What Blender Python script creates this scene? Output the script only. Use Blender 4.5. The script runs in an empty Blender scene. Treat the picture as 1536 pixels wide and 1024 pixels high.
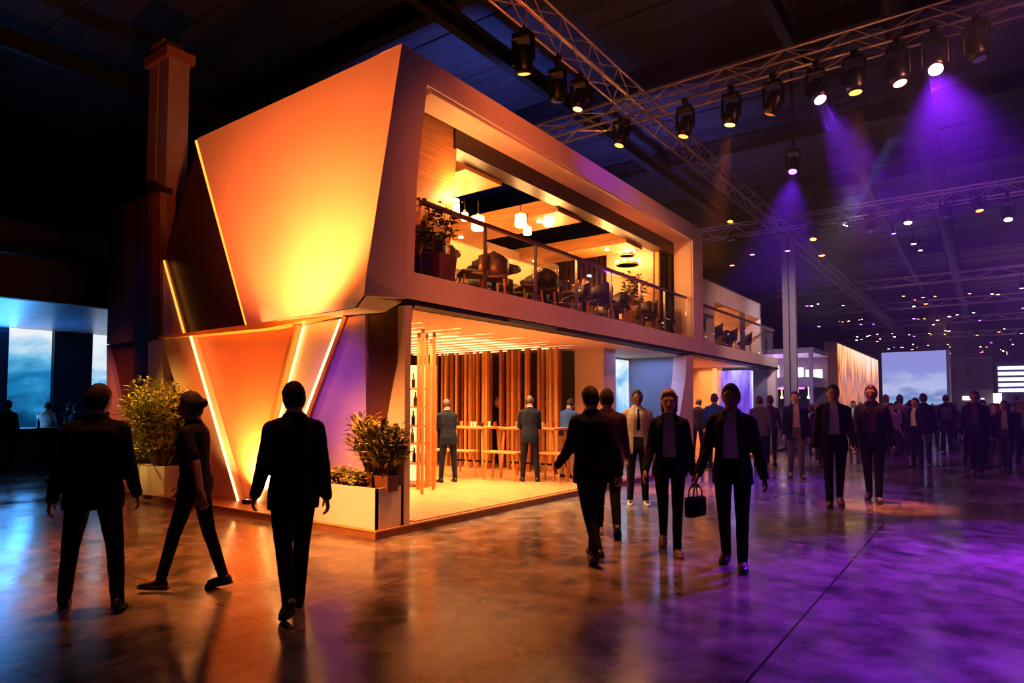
import bpy, bmesh, math, random
from mathutils import Vector, Matrix, noise
R = math.radians
random.seed(7)
SC = bpy.context.scene
COL = SC.collection
V = Vector

# ------------------------------------------------------------ camera model
F, TH, HC = 978.0, R(2.8), 1.6
PPY = 609.5 - F * math.tan(TH)
AZ = math.atan2(710, 979)
RIGHT = V((math.cos(AZ), math.sin(AZ), 0))
HF = V((-math.sin(AZ), math.cos(AZ), 0))
FWD = HF * math.cos(TH) + V((0, 0, math.sin(TH)))
UP = RIGHT.cross(FWD)
CAM = V((0, 0, HC))
def ray(px, py):
    return FWD * F + RIGHT * (px - 768) + UP * (PPY - py)
def U(px, py, x=None, y=None, z=None):
    """photo point -> the place's own plane x=, y= or z="""
    d = ray(px, py)
    if x is not None: k = (x - CAM.x) / d.x
    elif y is not None: k = (y - CAM.y) / d.y
    else: k = (z - CAM.z) / d.z
    return CAM + d * k
def onplane(px, py, a, b, c):
    n = (b - a).cross(c - a); d = ray(px, py); return CAM + d * ((a - CAM).dot(n) / d.dot(n))
def ground(px, depth, z=0.0):
    """floor point in direction px at a horizontal depth"""
    d = ray(px, 609.5)
    p = d * (depth / F) ; return V((p.x, p.y, z))

cam = bpy.data.objects.new('camera', bpy.data.cameras.new('camera'))
COL.objects.link(cam); SC.camera = cam
cam.data.sensor_width = 36; cam.data.lens = F / 1536 * 36
cam.data.shift_y = (PPY - 512) / 1536
cam.data.clip_end = 400
cam.matrix_world = Matrix.Translation(CAM) @ Matrix((RIGHT, UP, -FWD)).transposed().to_4x4()
SC.view_settings.view_transform = 'Standard'; SC.view_settings.look = 'None'
SC.view_settings.gamma = 1; SC.view_settings.use_curve_mapping = False
SC.view_settings.exposure = 0.0
cy = SC.cycles
cy.use_denoising = True; cy.max_bounces = 6; cy.diffuse_bounces = 3; cy.glossy_bounces = 3
cy.transmission_bounces = 4; cy.transparent_max_bounces = 10; cy.volume_bounces = 0
cy.sample_clamp_indirect = 4.0; cy.caustics_reflective = False; cy.caustics_refractive = False
w = bpy.data.worlds.new('world'); SC.world = w; w.use_nodes = True
w.node_tree.nodes['Background'].inputs[0].default_value = (0.10, 0.09, 0.22, 1)
w.node_tree.nodes['Background'].inputs[1].default_value = 0.003

# ------------------------------------------------------------ materials
MATS = {}
def srgb(h):
    h = h.lstrip('#'); c = [int(h[i:i+2], 16) / 255 for i in (0, 2, 4)]
    return tuple(((v / 12.92) if v <= .04045 else ((v + .055) / 1.055) ** 2.4) for v in c)
def nodes(name):
    m = bpy.data.materials.new(name); m.use_nodes = True
    nt = m.node_tree; return m, nt, nt.nodes['Principled BSDF']
def mat(name, col, rough=.55, metal=0., var=.12, scale=6., bump=0., stretch=None, emit=None, es=0., spec=.5):
    if name in MATS: return MATS[name]
    if isinstance(col, str): col = srgb(col)
    m, nt, b = nodes(name)
    tc = nt.nodes.new('ShaderNodeTexCoord'); n = nt.nodes.new('ShaderNodeTexNoise')
    n.inputs['Scale'].default_value = scale; n.inputs['Detail'].default_value = 4
    src = tc.outputs['Object']
    if stretch:
        mp = nt.nodes.new('ShaderNodeMapping'); mp.inputs['Scale'].default_value = stretch
        nt.links.new(src, mp.inputs[0]); src = mp.outputs[0]
    nt.links.new(src, n.inputs['Vector'])
    r = nt.nodes.new('ShaderNodeValToRGB')
    r.color_ramp.elements[0].position = .3; r.color_ramp.elements[1].position = .7
    r.color_ramp.elements[0].color = (*[c * (1 - var) for c in col], 1)
    r.color_ramp.elements[1].color = (*[min(1, c * (1 + var)) for c in col], 1)
    nt.links.new(n.outputs['Fac'], r.inputs[0]); nt.links.new(r.outputs[0], b.inputs['Base Color'])
    b.inputs['Roughness'].default_value = rough; b.inputs['Metallic'].default_value = metal
    b.inputs['Specular IOR Level'].default_value = spec
    if bump:
        bp = nt.nodes.new('ShaderNodeBump'); bp.inputs['Strength'].default_value = bump; bp.inputs['Distance'].default_value = .01
        nt.links.new(n.outputs['Fac'], bp.inputs['Height']); nt.links.new(bp.outputs[0], b.inputs['Normal'])
    if emit:
        if isinstance(emit, str): emit = srgb(emit)
        b.inputs['Emission Color'].default_value = (*emit, 1); b.inputs['Emission Strength'].default_value = es
    MATS[name] = m; return m
def glow(name, col, s):
    if name in MATS: return MATS[name]
    if isinstance(col, str): col = srgb(col)
    m, nt, b = nodes(name)
    b.inputs['Base Color'].default_value = (*[c * .5 for c in col], 1)
    b.inputs['Emission Color'].default_value = (*col, 1); b.inputs['Emission Strength'].default_value = s
    MATS[name] = m; return m
def glassmat(name, tint=(1, 1, 1), rough=.02, refl=1.5):
    if name in MATS: return MATS[name]
    m, nt, b = nodes(name); nt.nodes.remove(b)
    out = nt.nodes['Material Output']
    t = nt.nodes.new('ShaderNodeBsdfTransparent'); t.inputs[0].default_value = (*tint, 1)
    g = nt.nodes.new('ShaderNodeBsdfGlossy'); g.inputs['Roughness'].default_value = rough
    lw = nt.nodes.new('ShaderNodeLayerWeight'); pw = nt.nodes.new('ShaderNodeMath'); pw.operation = 'POWER'; pw.inputs[1].default_value = 4.
    nt.links.new(lw.outputs['Facing'], pw.inputs[0]); f = nt.nodes.new('ShaderNodeMath'); f.operation = 'MULTIPLY_ADD'; f.inputs[1].default_value = .55; f.inputs[2].default_value = .03
    nt.links.new(pw.outputs[0], f.inputs[0])
    mx = nt.nodes.new('ShaderNodeMixShader')
    nt.links.new(f.outputs[0], mx.inputs[0]); nt.links.new(t.outputs[0], mx.inputs[1]); nt.links.new(g.outputs[0], mx.inputs[2])
    nt.links.new(mx.outputs[0], out.inputs[0]); MATS[name] = m; return m
def screenmat(name, stops, scale=2., stretch=(1, 1, 1), s=1., zlo=0., zhi=3., mixz=.5, distort=.6, seed=0., detail=5):
    """picture on a video wall: noise plus height through a colour ramp"""
    m, nt, b = nodes(name)
    tc = nt.nodes.new('ShaderNodeTexCoord'); mp = nt.nodes.new('ShaderNodeMapping'); mp.inputs['Scale'].default_value = stretch
    mp.inputs['Location'].default_value = (seed, seed * .7, seed * .3)
    n = nt.nodes.new('ShaderNodeTexNoise'); n.inputs['Scale'].default_value = scale; n.inputs['Detail'].default_value = detail
    n.inputs['Distortion'].default_value = distort
    nt.links.new(tc.outputs['Object'], mp.inputs[0]); nt.links.new(mp.outputs[0], n.inputs['Vector'])
    sx = nt.nodes.new('ShaderNodeSeparateXYZ'); nt.links.new(tc.outputs['Object'], sx.inputs[0])
    mr = nt.nodes.new('ShaderNodeMapRange'); mr.inputs[1].default_value = zlo; mr.inputs[2].default_value = zhi
    nt.links.new(sx.outputs[2], mr.inputs[0])
    mx = nt.nodes.new('ShaderNodeMix'); mx.inputs[0].default_value = mixz
    nt.links.new(n.outputs['Fac'], mx.inputs[2]); nt.links.new(mr.outputs[0], mx.inputs[3])
    r = nt.nodes.new('ShaderNodeValToRGB'); cr = r.color_ramp
    for i, (p, c) in enumerate(stops):
        e = cr.elements[i] if i < 2 else cr.elements.new(p)
        e.position = p; e.color = (*srgb(c), 1)
    nt.links.new(mx.outputs[0], r.inputs[0]); nt.links.new(r.outputs[0], b.inputs['Emission Color'])
    b.inputs['Emission Strength'].default_value = s; b.inputs['Base Color'].default_value = (.02, .02, .02, 1)
    b.inputs['Roughness'].default_value = .3
    MATS[name] = m; return m

# ------------------------------------------------------------ mesh collector
class MB:
    def __init__(s): s.v = []; s.f = []; s.m = []
    def add(s, vs, fs, mi=0):
        o = len(s.v); s.v += [V(p) for p in vs]
        s.f += [tuple(i + o for i in f) for f in fs]; s.m += [mi] * len(fs); return s
    def box(s, c, d, rz=0., M=None, mi=0, bev=0.):
        c = V(c); h = V(d) / 2
        if bev > 0:
            bm = bmesh.new(); bmesh.ops.create_cube(bm, size=1)
            bmesh.ops.scale(bm, vec=V(d), verts=bm.verts)
            bmesh.ops.bevel(bm, geom=bm.edges[:], offset=bev, segments=2, affect='EDGES', profile=.5)
            vs = [v.co.copy() for v in bm.verts]; fs = [[v.index for v in f.verts] for f in bm.faces]
            bm.verts.index_update(); fs = [[v.index for v in f.verts] for f in bm.faces]; bm.free()
        else:
            vs = [V((x * h.x, y * h.y, z * h.z)) for x in (-1, 1) for y in (-1, 1) for z in (-1, 1)]
            fs = [(0, 1, 3, 2), (4, 6, 7, 5), (0, 4, 5, 1), (2, 3, 7, 6), (0, 2, 6, 4), (1, 5, 7, 3)]
        rot = Matrix.Rotation(rz, 3, 'Z') if M is None else M
        return s.add([rot @ p + c for p in vs], fs, mi)
    def span(s, a, b, mi=0):
        a, b = V(a), V(b); return s.box((a + b) / 2, [abs(x) for x in (b - a)], mi=mi)
    def beam(s, a, b, wd, ht, mi=0):
        a, b = V(a), V(b); d = b - a; M = frame(d)
        return s.box((a + b) / 2, (wd, ht, d.length), M=M, mi=mi)
    def tube(s, pts, r, seg=8, mi=0, cap=True):
        pts = [V(p) for p in pts]; rs = r if isinstance(r, (list, tuple)) else [r] * len(pts)
        rings = []; M = None
        for i, p in enumerate(pts):
            d = (pts[min(i + 1, len(pts) - 1)] - pts[max(i - 1, 0)])
            M = frame(d, M)
            rings.append([p + M @ V((math.cos(2 * math.pi * k / seg) * rs[i], math.sin(2 * math.pi * k / seg) * rs[i], 0)) for k in range(seg)])
        return s.rings(rings, cap, mi)
    def rings(s, rings, cap=True, mi=0):
        n = len(rings[0]); vs = [p for r in rings for p in r]; fs = []
        for i in range(len(rings) - 1):
            for k in range(n):
                a, b = i * n + k, i * n + (k + 1) % n
                fs.append((a, b, b + n, a + n))
        if cap: fs.append(tuple(range(n - 1, -1, -1))); fs.append(tuple(range((len(rings) - 1) * n, len(rings) * n)))
        return s.add(vs, fs, mi)
    def lathe(s, prof, c=(0, 0, 0), seg=20, mi=0):
        c = V(c); return s.rings([[c + V((math.cos(2 * math.pi * k / seg) * max(r, 1e-4), math.sin(2 * math.pi * k / seg) * max(r, 1e-4), z)) for k in range(seg)] for r, z in prof], True, mi)
    def capsule(s, a, b, ra, rb, seg=14, fl=1., ax=None, mi=0):
        """tapered limb with round ends; fl flattens it along ax"""
        a, b = V(a), V(b); d = b - a
        if d.length < 1e-6: d = V((0, 0, 1e-4))
        M = frame(d); u = d.normalized(); rings = []
        for t in (-90, -60, -30, 0): rings.append((a + u * ra * math.sin(R(t)), ra * max(math.cos(R(t)), .03)))
        for t in (0, 30, 60, 90): rings.append((b + u * rb * math.sin(R(t)), rb * max(math.cos(R(t)), .03)))
        out = []
        for c, r in rings:
            ring = []
            for k in range(seg):
                q = M @ V((math.cos(2 * math.pi * k / seg) * r, math.sin(2 * math.pi * k / seg) * r, 0))
                if ax is not None: q -= ax * q.dot(ax) * (1 - fl)
                ring.append(c + q)
            out.append(ring)
        return s.rings(out, True, mi)
    def ball(s, c, r, seg=16, mi=0, M=None):
        r = V(r) if not isinstance(r, (int, float)) else V((r, r, r)); c = V(c); n = seg // 2 + 1; rings = []
        for i in range(n):
            t = math.pi * i / (n - 1); sn = max(math.sin(t), .02)
            ring = [V((math.cos(2 * math.pi * k / seg) * sn * r.x, math.sin(2 * math.pi * k / seg) * sn * r.y, -math.cos(t) * r.z)) for k in range(seg)]
            rings.append([c + (M @ q if M else q) for q in ring])
        return s.rings(rings, True, mi)
    def prism(s, poly, off, mi=0):
        """polygon with real thickness off (vector)"""
        p = [V(q) for q in poly]; off = V(off); n = len(p)
        fs = [tuple(range(n)), tuple(range(2 * n - 1, n - 1, -1))] + [(i, i + n, (i + 1) % n + n, (i + 1) % n) for i in range(n)]
        return s.add(p + [q + off for q in p], fs, mi)
    def mesh(s, name):
        me = bpy.data.meshes.new(name); me.from_pydata([tuple(p) for p in s.v], [], s.f)
        me.polygons.foreach_set('material_index', s.m); me.validate(); me.update(); return me
    def build(s, name, m, parent=None, smooth=False, fix=True):
        me = s.mesh(name)
        if fix:
            bm = bmesh.new(); bm.from_mesh(me); bmesh.ops.recalc_face_normals(bm, faces=bm.faces[:]); bm.to_mesh(me); bm.free()
        return link(name, me, m, parent, smooth)
def frame(d, prev=None):
    d = V(d).normalized()
    if prev is not None:
        x = prev.col[0] - d * prev.col[0].dot(d)
        if x.length > 1e-4:
            x.normalize(); return Matrix((x, d.cross(x), d)).transposed()
    a = V((0, 0, 1)) if abs(d.z) < .95 else V((0, 1, 0))
    x = a.cross(d).normalized(); return Matrix((x, d.cross(x), d)).transposed()
def link(name, me, m, parent=None, smooth=False):
    o = bpy.data.objects.new(name, me); COL.objects.link(o)
    for q in (m if isinstance(m, (list, tuple)) else [m]): me.materials.append(q)
    if smooth: me.polygons.foreach_set('use_smooth', [True] * len(me.polygons))
    if parent: o.parent = parent
    return o
def tag(o, label, cat, group=None, kind=None):
    o['label'] = label; o['category'] = cat
    if group: o['group'] = group
    if kind: o['kind'] = kind
    return o
def thing(name, label, cat, loc=(0, 0, 0), rz=0., group=None):
    o = bpy.data.objects.new(name, None); COL.objects.link(o); o.empty_display_size = .1
    o.location = loc; o.rotation_euler = (0, 0, rz); return tag(o, label, cat, group)
def copy_tree(o, loc=None, rz=None, label=None, group=None, parent=None):
    c = o.copy(); COL.objects.link(c)
    if parent is not None: c.parent = parent
    if loc is not None: c.location = loc
    if rz is not None: c.rotation_euler = (0, 0, rz)
    if label: c['label'] = label
    if group: c['group'] = group
    for ch in [x for x in KIDS(o)]: copy_tree(ch, parent=c)
    return c
def KIDS(o): return list(o.children)
def struct(o): o['kind'] = 'structure'; return o
def light(kind, name, loc, energy, col, aim=None, size=.1, angle=60, blend=.6, sy=None, spread=None):
    l = bpy.data.lights.new(name, kind); o = bpy.data.objects.new(name, l); COL.objects.link(o)
    l.energy = energy; l.color = srgb(col) if isinstance(col, str) else col
    o.location = loc
    if kind == 'SPOT': l.spot_size = R(angle); l.spot_blend = blend; l.shadow_soft_size = size
    elif kind == 'AREA':
        l.size = size
        if spread: l.spread = R(spread)
        if sy: l.shape = 'RECTANGLE'; l.size_y = sy
    else: l.shadow_soft_size = size
    if aim is not None: o.rotation_euler = (V(aim) - V(loc)).to_track_quat('-Z', 'Y').to_euler()
    return o
# ------------------------------------------------------------ palette
cream = mat('facade_cream', '#d9c3ab', .5, var=.04, scale=3)
panel_w = mat('facade_panel_white', '#e6d5c0', .45, var=.03, scale=2)
dark_p = mat('facade_dark_panel', '#2c2036', .4, var=.08)
brown_p = mat('facade_brown_panel', '#5a3426', .5, var=.08)
purp_p = mat('facade_mauve_panel', '#b79bb5', .5, var=.05)
gold = mat('gold_trim', '#d99a4a', .35, var=.05)
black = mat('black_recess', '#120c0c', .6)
blackm = mat('black_metal', '#0b0b0d', .4, .6)
led = glow('led_strip_warm', (1, .5, .15), 6.)
led_soft = glow('led_line_orange', '#ff9a3a', 2.2)
led_in = glow('ceiling_line_light', '#ffc98a', 2.2)
wood = mat('oak_wood', '#b9793f', .45, var=.3, scale=3, stretch=(1, 1, 12))
woodh = mat('oak_boards', '#b98750', .45, var=.28, scale=2.5, stretch=(.6, .6, 14))
wood_d = mat('dark_walnut', '#4a2a17', .5, var=.3, scale=3, stretch=(8, 8, .5))
wood_f = mat('stand_floor_boards', '#c08a55', .35, var=.3, scale=2.2, stretch=(.6, 5, 1))
wall_c = mat('inner_plaster', '#d8b88c', .6, var=.06)
wall_br = mat('inner_brown_wall', '#3a2013', .6, var=.2, scale=4)
grey_w = mat('grey_wall', '#77787f', .6, var=.06)
glass = glassmat('balustrade_glass', (.93, .92, .9))
steel = mat('brushed_steel', '#8c8078', .3, .9)

YL, XR = 6.0, -6.05
ZF = .1
pav = thing('exhibition_stand', 'two-storey exhibition stand with angular glowing orange and purple panels and an open upper lounge', 'exhibition stand', (-6.05, 6.0, 0))
P0 = V(pav.location)
def part(mb, name, m, parent=None, smooth=False, label=None):
    parent = parent or pav
    off = P0 if parent is pav or parent.parent is pav else V(parent.location)
    mb.v = [p - off for p in mb.v]
    o = mb.build(name, m, parent, smooth)
    if label: o['label'] = label
    return o
def LP(pts, y): return [U(a, b, y=y) for a, b in pts]
def RP(pts, x=XR): return [U(a, b, x=x) for a, b in pts]
def strip(pts, w_, name, m=led, dy=0., parent=None):
    mb = MB()
    for a, b in zip(pts[:-1], pts[1:]): mb.beam(a, b, w_, w_)
    return part(mb, name, m, parent)

# platform
mb = MB(); mb.span((-16.2, 5.45, 0), (-5.98, 25.2, ZF)); part(mb, 'platform', mat('platform_edge', '#8a5a38', .4), label='low brown platform under the stand')
mb = MB(); mb.span((-12.3, 6.2, ZF), (-6.06, 16.9, ZF + .012)); part(mb, 'floor_boards', wood_f)
mb = MB(); mb.span((-16.2, 5.44, ZF - .012), (-5.97, 5.46, ZF + .006)); mb.span((-5.985, 5.44, ZF - .012), (-5.965, 25.2, ZF + .006)); part(mb, 'edge_trim', gold)

# backing walls of the left side
mb = MB(); mb.span((-12.55, 6.2, ZF), (-6.35, 6.32, 3.0)); mb.span((-11.6, 6.2, 3.0), (-6.35, 6.32, 6.3)); part(mb, 'side_wall', wall_br)
# upper storey panels
YD = 5.4
pTL, pTR, pBR, pBL, pN = U(295, 208, y=5.95), U(603, 65.5, x=XR), U(546, 443, y=YD), U(370, 487, y=5.95), U(533, 461, y=5.5)
mb = MB(); N = 14
gv = [(pTL.lerp(pBL, i / N)).lerp(pTR.lerp(pBR, i / N), k / N) for i in range(N + 1) for k in range(N + 1)]
mb.add(gv + [pN], [(i * (N + 1) + k, i * (N + 1) + k + 1, (i + 1) * (N + 1) + k + 1, (i + 1) * (N + 1) + k) for i in range(N) for k in range(N)] + [tuple(range(N * (N + 1), (N + 1) ** 2)) + ((N + 1) ** 2,)])
bo = part(mb, 'facade_panel', panel_w, label='large tilted panel glowing yellow to orange', smooth=True)
mb = MB(); rim = [pTL, pTR, pBR, pN, pBL]; mb.add([p + V((0, .03, 0)) for p in rim] + [V((p.x, 6.25, p.z)) for p in rim], [(9, 8, 7, 6, 5)] + [(i, i + 5, (i + 1) % 5 + 5, (i + 1) % 5) for i in range(5)]); part(mb, 'panel_casing', cream)
mb = MB(); mb.prism(LP([(297, 219), (378, 487), (275, 499), (246, 390)], 6.12), (0, .1, 0)); part(mb, 'facade_panel', dark_p, label='dark purple slanted panel')
mb = MB(); mb.prism(LP([(246, 389), (276, 500), (240, 504)], 6.06), (0, .12, 0)); part(mb, 'facade_panel', panel_w, label='narrow lit triangular panel')
strip(LP([(294, 211), (370, 488)], 5.96), .03, 'light_strip', led_soft)
strip(LP([(246, 391), (276, 499)], 6.03), .028, 'light_strip', led_soft)
# ledge and shadow gap
mb = MB(); mb.prism(LP([(238, 504), (370, 487), (533, 462), (533, 465), (400, 492), (238, 508)], 5.86), (0, .3, 0)); part(mb, 'ledge', gold)
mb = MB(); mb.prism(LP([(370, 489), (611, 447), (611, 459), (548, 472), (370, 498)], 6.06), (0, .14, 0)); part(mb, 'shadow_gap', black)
# lower storey panels
YA = 5.98
mb = MB(); mb.prism(LP([(243, 508), (283, 503), (357, 757), (313, 754)], 5.92), (0, .2, 0)); part(mb, 'pier', cream, label='slanted cream pier with a lit edge')
mb = MB(); mb.prism(LP([(280, 503), (450, 486), (378, 757), (350, 757)], 6.08), (0, .1, 0)); part(mb, 'facade_panel', mat('facade_red_light_tint', '#d57a4c', .5, var=.04), label='V-shaped panel glowing red to yellow')  # red light on this panel is put into its base colour
mb = MB(); mb.prism(LP([(452, 486), (519, 476), (411, 765), (380, 759)], 6.07), (0, .1, 0)); part(mb, 'pier', cream, label='slanted recessed pier between two light strips')
mb = MB(); mb.prism(LP([(522, 475), (548, 471), (550, 770), (411, 768)], 5.98), (0, .2, 0)); part(mb, 'facade_panel', purp_p, label='magenta and purple panel')
mb = MB(); mb.prism(LP([(548, 471), (607, 459), (603, 510), (588, 585), (577, 648), (566, 745), (564, 772), (550, 772)], 6.03), (0, .15, 0)); part(mb, 'facade_panel', brown_p, label='dark brown tapering panel')
mb = MB()
mb.prism(LP([(608, 458), (606, 789), (562, 786), (566, 745), (577, 648), (588, 585), (603, 510)], 5.95), (0, .1, 0))
mb.prism(RP([(607, 458), (618, 458), (610, 789), (605, 791)]), (-.12, 0, 0)); part(mb, 'pier', cream, label='cream wedge pier at the corner')
# narrow fins that carry the strips
for a, b, nm in (((447, 486), (377, 757), 'l'), ((522, 475), (413, 766), 'r')):
    A, B = U(*a, y=6.0), U(*b, y=6.0)
    mb = MB(); mb.beam(A, B, .12, .07); part(mb, 'fin', gold)
for pts in ([(286, 504, 5.93), (359, 757, 5.93)], [(456, 487, 6.035), (386, 757, 6.035)], [(511, 479, 6.035), (403, 762, 6.035)]):
    strip([U(a, b, y=c) for a, b, c in pts], .024, 'light_strip')
# left wing behind the hall column
mb = MB(); mb.prism(LP([(167, 313), (240, 287), (240, 508), (160, 516)], 6.0), (0, .3, 0)); part(mb, 'wing_wall', brown_p)
mb = MB(); mb.prism(LP([(201, 300), (223, 293), (223, 512), (201, 514)], 5.93), (0, .1, 0)); part(mb, 'wing_fin', dark_p)
mb = MB(); mb.prism(LP([(160, 517), (243, 507), (243, 742), (160, 733)], 6.1), (0, .2, 0)); part(mb, 'wing_wall', brown_p)
mb = MB(); mb.prism(LP([(201, 514), (222, 512), (222, 742), (201, 740)], 5.98), (0, .12, 0)); part(mb, 'wing_fin', dark_p)
mb = MB(); mb.prism(LP([(222, 512), (244, 508), (246, 742), (222, 740)], 5.96), (0, .15, 0)); part(mb, 'wing_fin', cream)
mb = MB(); mb.prism(LP([(160, 520), (170, 560), (186, 640), (196, 740), (160, 735)], 6.02), (0, .08, 0)); part(mb, 'pier', cream, label='cream curved pier at the far wing')

# upper frame on the right side
zi, zo, zf, zb = 5.95, 6.35, 3.37, 3.01
yi0, yi1, yo1 = 6.37, 16.36, 17.07
fr = MB()
fr.prism(RP([(603, 65), (1053, 345), (1040, 361), (641, 127)]), (-.5, 0, 0))
fr.prism([V((XR, yi1, zf)), V((XR, yi1, zi)), V((XR, yo1, zo)), V((XR, yo1, zf))], (-.5, 0, 0))
part(fr, 'upper_frame', cream)
# folded post between the corner and the opening
A, B, C, D = U(603, 65, x=XR), U(641, 127, x=XR), U(611, 406, x=XR), U(549, 413, y=YD)
E, G = U(610.4, 446.6, x=XR), U(546, 443, y=YD)
inn = V((-.55, .45, 0))
mb = MB(); mb.add([A, B, C, D, A + V((-.2, .2, 0)), B + V((-.5, 0, 0)), C + V((-.5, .02, 0)), D + V((0, .5, 0))],
   [(0, 1, 2), (0, 2, 3), (4, 7, 6), (4, 6, 5), (0, 4, 5, 1), (1, 5, 6, 2), (2, 6, 7, 3), (3, 7, 4, 0)]); part(mb, 'corner_post', cream)
mb = MB(); mb.add([D, C, E, G, D + V((0, .25, 0)), C + V((-.5, .1, 0)), E + V((-.5, .1, 0)), G + V((0, .25, 0))],
   [(0, 1, 2, 3), (4, 7, 6, 5), (0, 4, 5, 1), (1, 5, 6, 2), (2, 6, 7, 3), (3, 7, 4, 0)]); part(mb, 'fascia_return', cream)
mb = MB(); mb.span((XR - .5, 6.02, zb), (XR, yo1 + .12, zf)); part(mb, 'fascia', cream, label='long pale fascia band under the lounge')
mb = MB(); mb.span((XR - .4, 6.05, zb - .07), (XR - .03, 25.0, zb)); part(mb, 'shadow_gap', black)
# lower soffit, inner ceiling, upper floor slab
mb = MB(); mb.span((-8.0, 6.32, 2.93), (XR - .3, 16.9, 3.0)); part(mb, 'soffit', wall_c)
mb = MB(); mb.span((-12.4, 6.32, 3.02), (-6.5, 16.9, 3.34)); part(mb, 'upper_floor', wood_d)
mb = MB(); mb.span((-12.4, 6.32, 2.97), (-7.9, 16.9, 3.02)); part(mb, 'inner_ceiling', wall_c)
for i in range(13):
    y = 7.0 + i * .47
    mb = MB(); mb.span((-12.0, y, 2.93), (-7.2 if i % 2 else -7.6, y + .045, 2.95)); part(mb, 'ceiling_light', led_in)
# ground floor walls
mb = MB(); mb.span((-12.4, 13.75, ZF), (-7.8, 13.9, 3.0)); part(mb, 'back_wall', wall_br)
mb = MB(); mb.span((-12.55, 6.3, ZF), (-12.4, 16.9, 3.0)); part(mb, 'back_wall', wall_br)
mb = MB(); mb.span((-7.82, 13.3, ZF), (-7.05, 13.9, 2.95)); part(mb, 'pier', cream, label='square cream pier beside the blue screen')
mb = MB(); mb.span((-8.0, 16.6, ZF), (-6.3, 16.75, 2.95)); part(mb, 'partition', grey_w)
mb = MB(); mb.prism(RP([(1030, 533), (1040, 534), (1040, 694), (1008, 699), (1020, 620), (1028, 570)], XR - .05), (-.35, 0, 0)); part(mb, 'pier', cream, label='curved cream pier at the end of the lounge')
scr = MB(); scr.span((-8.02, 15.0, .35), (-7.95, 16.45, 2.86)); part(scr, 'video_wall', screenmat('cloud_screen_right', [(.3, '#0b3d66'), (.45, '#2a80c0'), (.55, '#8fc6f0'), (.68, '#f4f8ff')], 1.1, (1, .8, 1), 1.1, .3, 2.9, .35, seed=3.1), label='bright blue video wall showing clouds')
mb = MB(); mb.span((-8.1, 13.9, ZF), (-8.03, 16.6, 2.95)); part(mb, 'back_wall', grey_w)

# upper lounge shell
mb = MB(); mb.span((-12.4, 6.35, 3.34), (-12.2, 17.0, 6.2)); part(mb, 'lounge_wall', wall_br)
mb = MB(); mb.span((-10.2, 8.6, 3.34), (-10.05, 16.2, 5.75)); part(mb, 'lounge_wall', wall_c, label='cream rear wall of the lounge')
mb = MB(); mb.span((-10.06, 8.6, 3.34), (-10.0, 16.2, 4.85)); part(mb, 'added_dark_band', wood_d)  # dark band added to darken the lower part of the evenly lit wall
mb = MB(); mb.prism([U(641, 127, x=-6.6), U(690, 150, x=-6.6), U(672, 420, x=-6.6), U(611, 400, x=-6.6)], (-.12, 0, 0)); part(mb, 'wood_panel', woodh, label='oak boarded wall inside the opening')
mb = MB(); mb.span((-6.9, 7.55, 5.62), (-6.56, 16.3, 5.94)); part(mb, 'lintel', mat('lintel_dark', '#2b1a14', .4))
mb = MB(); mb.span((-6.56, 6.5, 5.93), (XR - .04, 16.4, 6.0)); part(mb, 'frame_soffit', cream)
mb = MB(); mb.span((-6.56, 16.34, zf), (XR - .05, 16.5, zi)); part(mb, 'frame_jamb', cream)
for y, wd in ((8.2, 1.0), (11.1, .95), (14.2, .9)):
    mb = MB(); mb.span((-12.2, y, 5.55), (-6.9, y + wd, 5.85)); part(mb, 'ceiling_beam', woodh)
    for x in (-7.6, -8.7, -9.8):
        mb = MB(); mb.lathe([(.0, 5.53), (.055, 5.53), (.055, 5.552), (0, 5.552)], (x, y + wd * .4, 0), 12); part(mb, 'downlight', glow('downlight', '#ffd9a0', 22), smooth=True)
mb = MB(); mb.span((-12.2, 7.2, 5.85), (-11.9, 16.9, 6.15)); mb.span((-6.9, 6.6, 6.0), (-6.5, 17, 6.2)); part(mb, 'roof_edge', wall_br)
mb = MB(); mb.span((-12.2, 16.7, 3.34), (-6.1, 16.9, 6.2)); part(mb, 'lounge_wall', wall_br)
mb = MB()
for i in range(34): mb.box((-12.1 + i * .17 + .05, 16.62, 4.7), (.09, .1, 2.7))
part(mb, 'slat_wall', wood_d, label='dark wooden slats on the end wall')
mb = MB(); mb.prism([U(910, 361, y=15.9), U(980, 352, y=15.9), U(980, 520, y=15.9), U(910, 500, y=15.9)], (0, .12, 0)); part(mb, 'lit_panel', wall_c, label='tall cream panel behind the chandelier')
mb = MB(); mb.prism([U(982, 352, y=15.85), U(988, 352, y=15.85), U(988, 520, y=15.85), U(982, 520, y=15.85)], (0, .1, 0)); part(mb, 'panel_post', gold)
# balustrade of the lounge
bal = thing('glass_balustrade', 'long glass balustrade with bronze handrail along the upper lounge', 'balustrade', (XR, 6.2, zf))
def bpart(mb, name, m, root):
    mb.v = [p - V(root.location) for p in mb.v]; return mb.build(name, m, root)
ye = 16.25; n = 7; ys = [6.46 + (ye - 6.46) * i / n for i in range(n + 1)]
for i in range(n):
    mb = MB(); mb.span((XR - .17, ys[i] + .02, zf), (XR - .155, ys[i + 1] - .02, zf + 1.02)); bpart(mb, 'glass_panel', glass, bal)
for y in ys[1:-1]:
    mb = MB(); mb.span((XR - .19, y - .014, zf), (XR - .14, y + .014, zf + 1.02)); bpart(mb, 'post', steel, bal)
mb = MB(); mb.span((XR - .2, 6.42, zf + 1.02), (XR - .125, ye, zf + 1.07)); bpart(mb, 'handrail', mat('bronze_rail', '#6b4630', .35, .6), bal)

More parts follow.
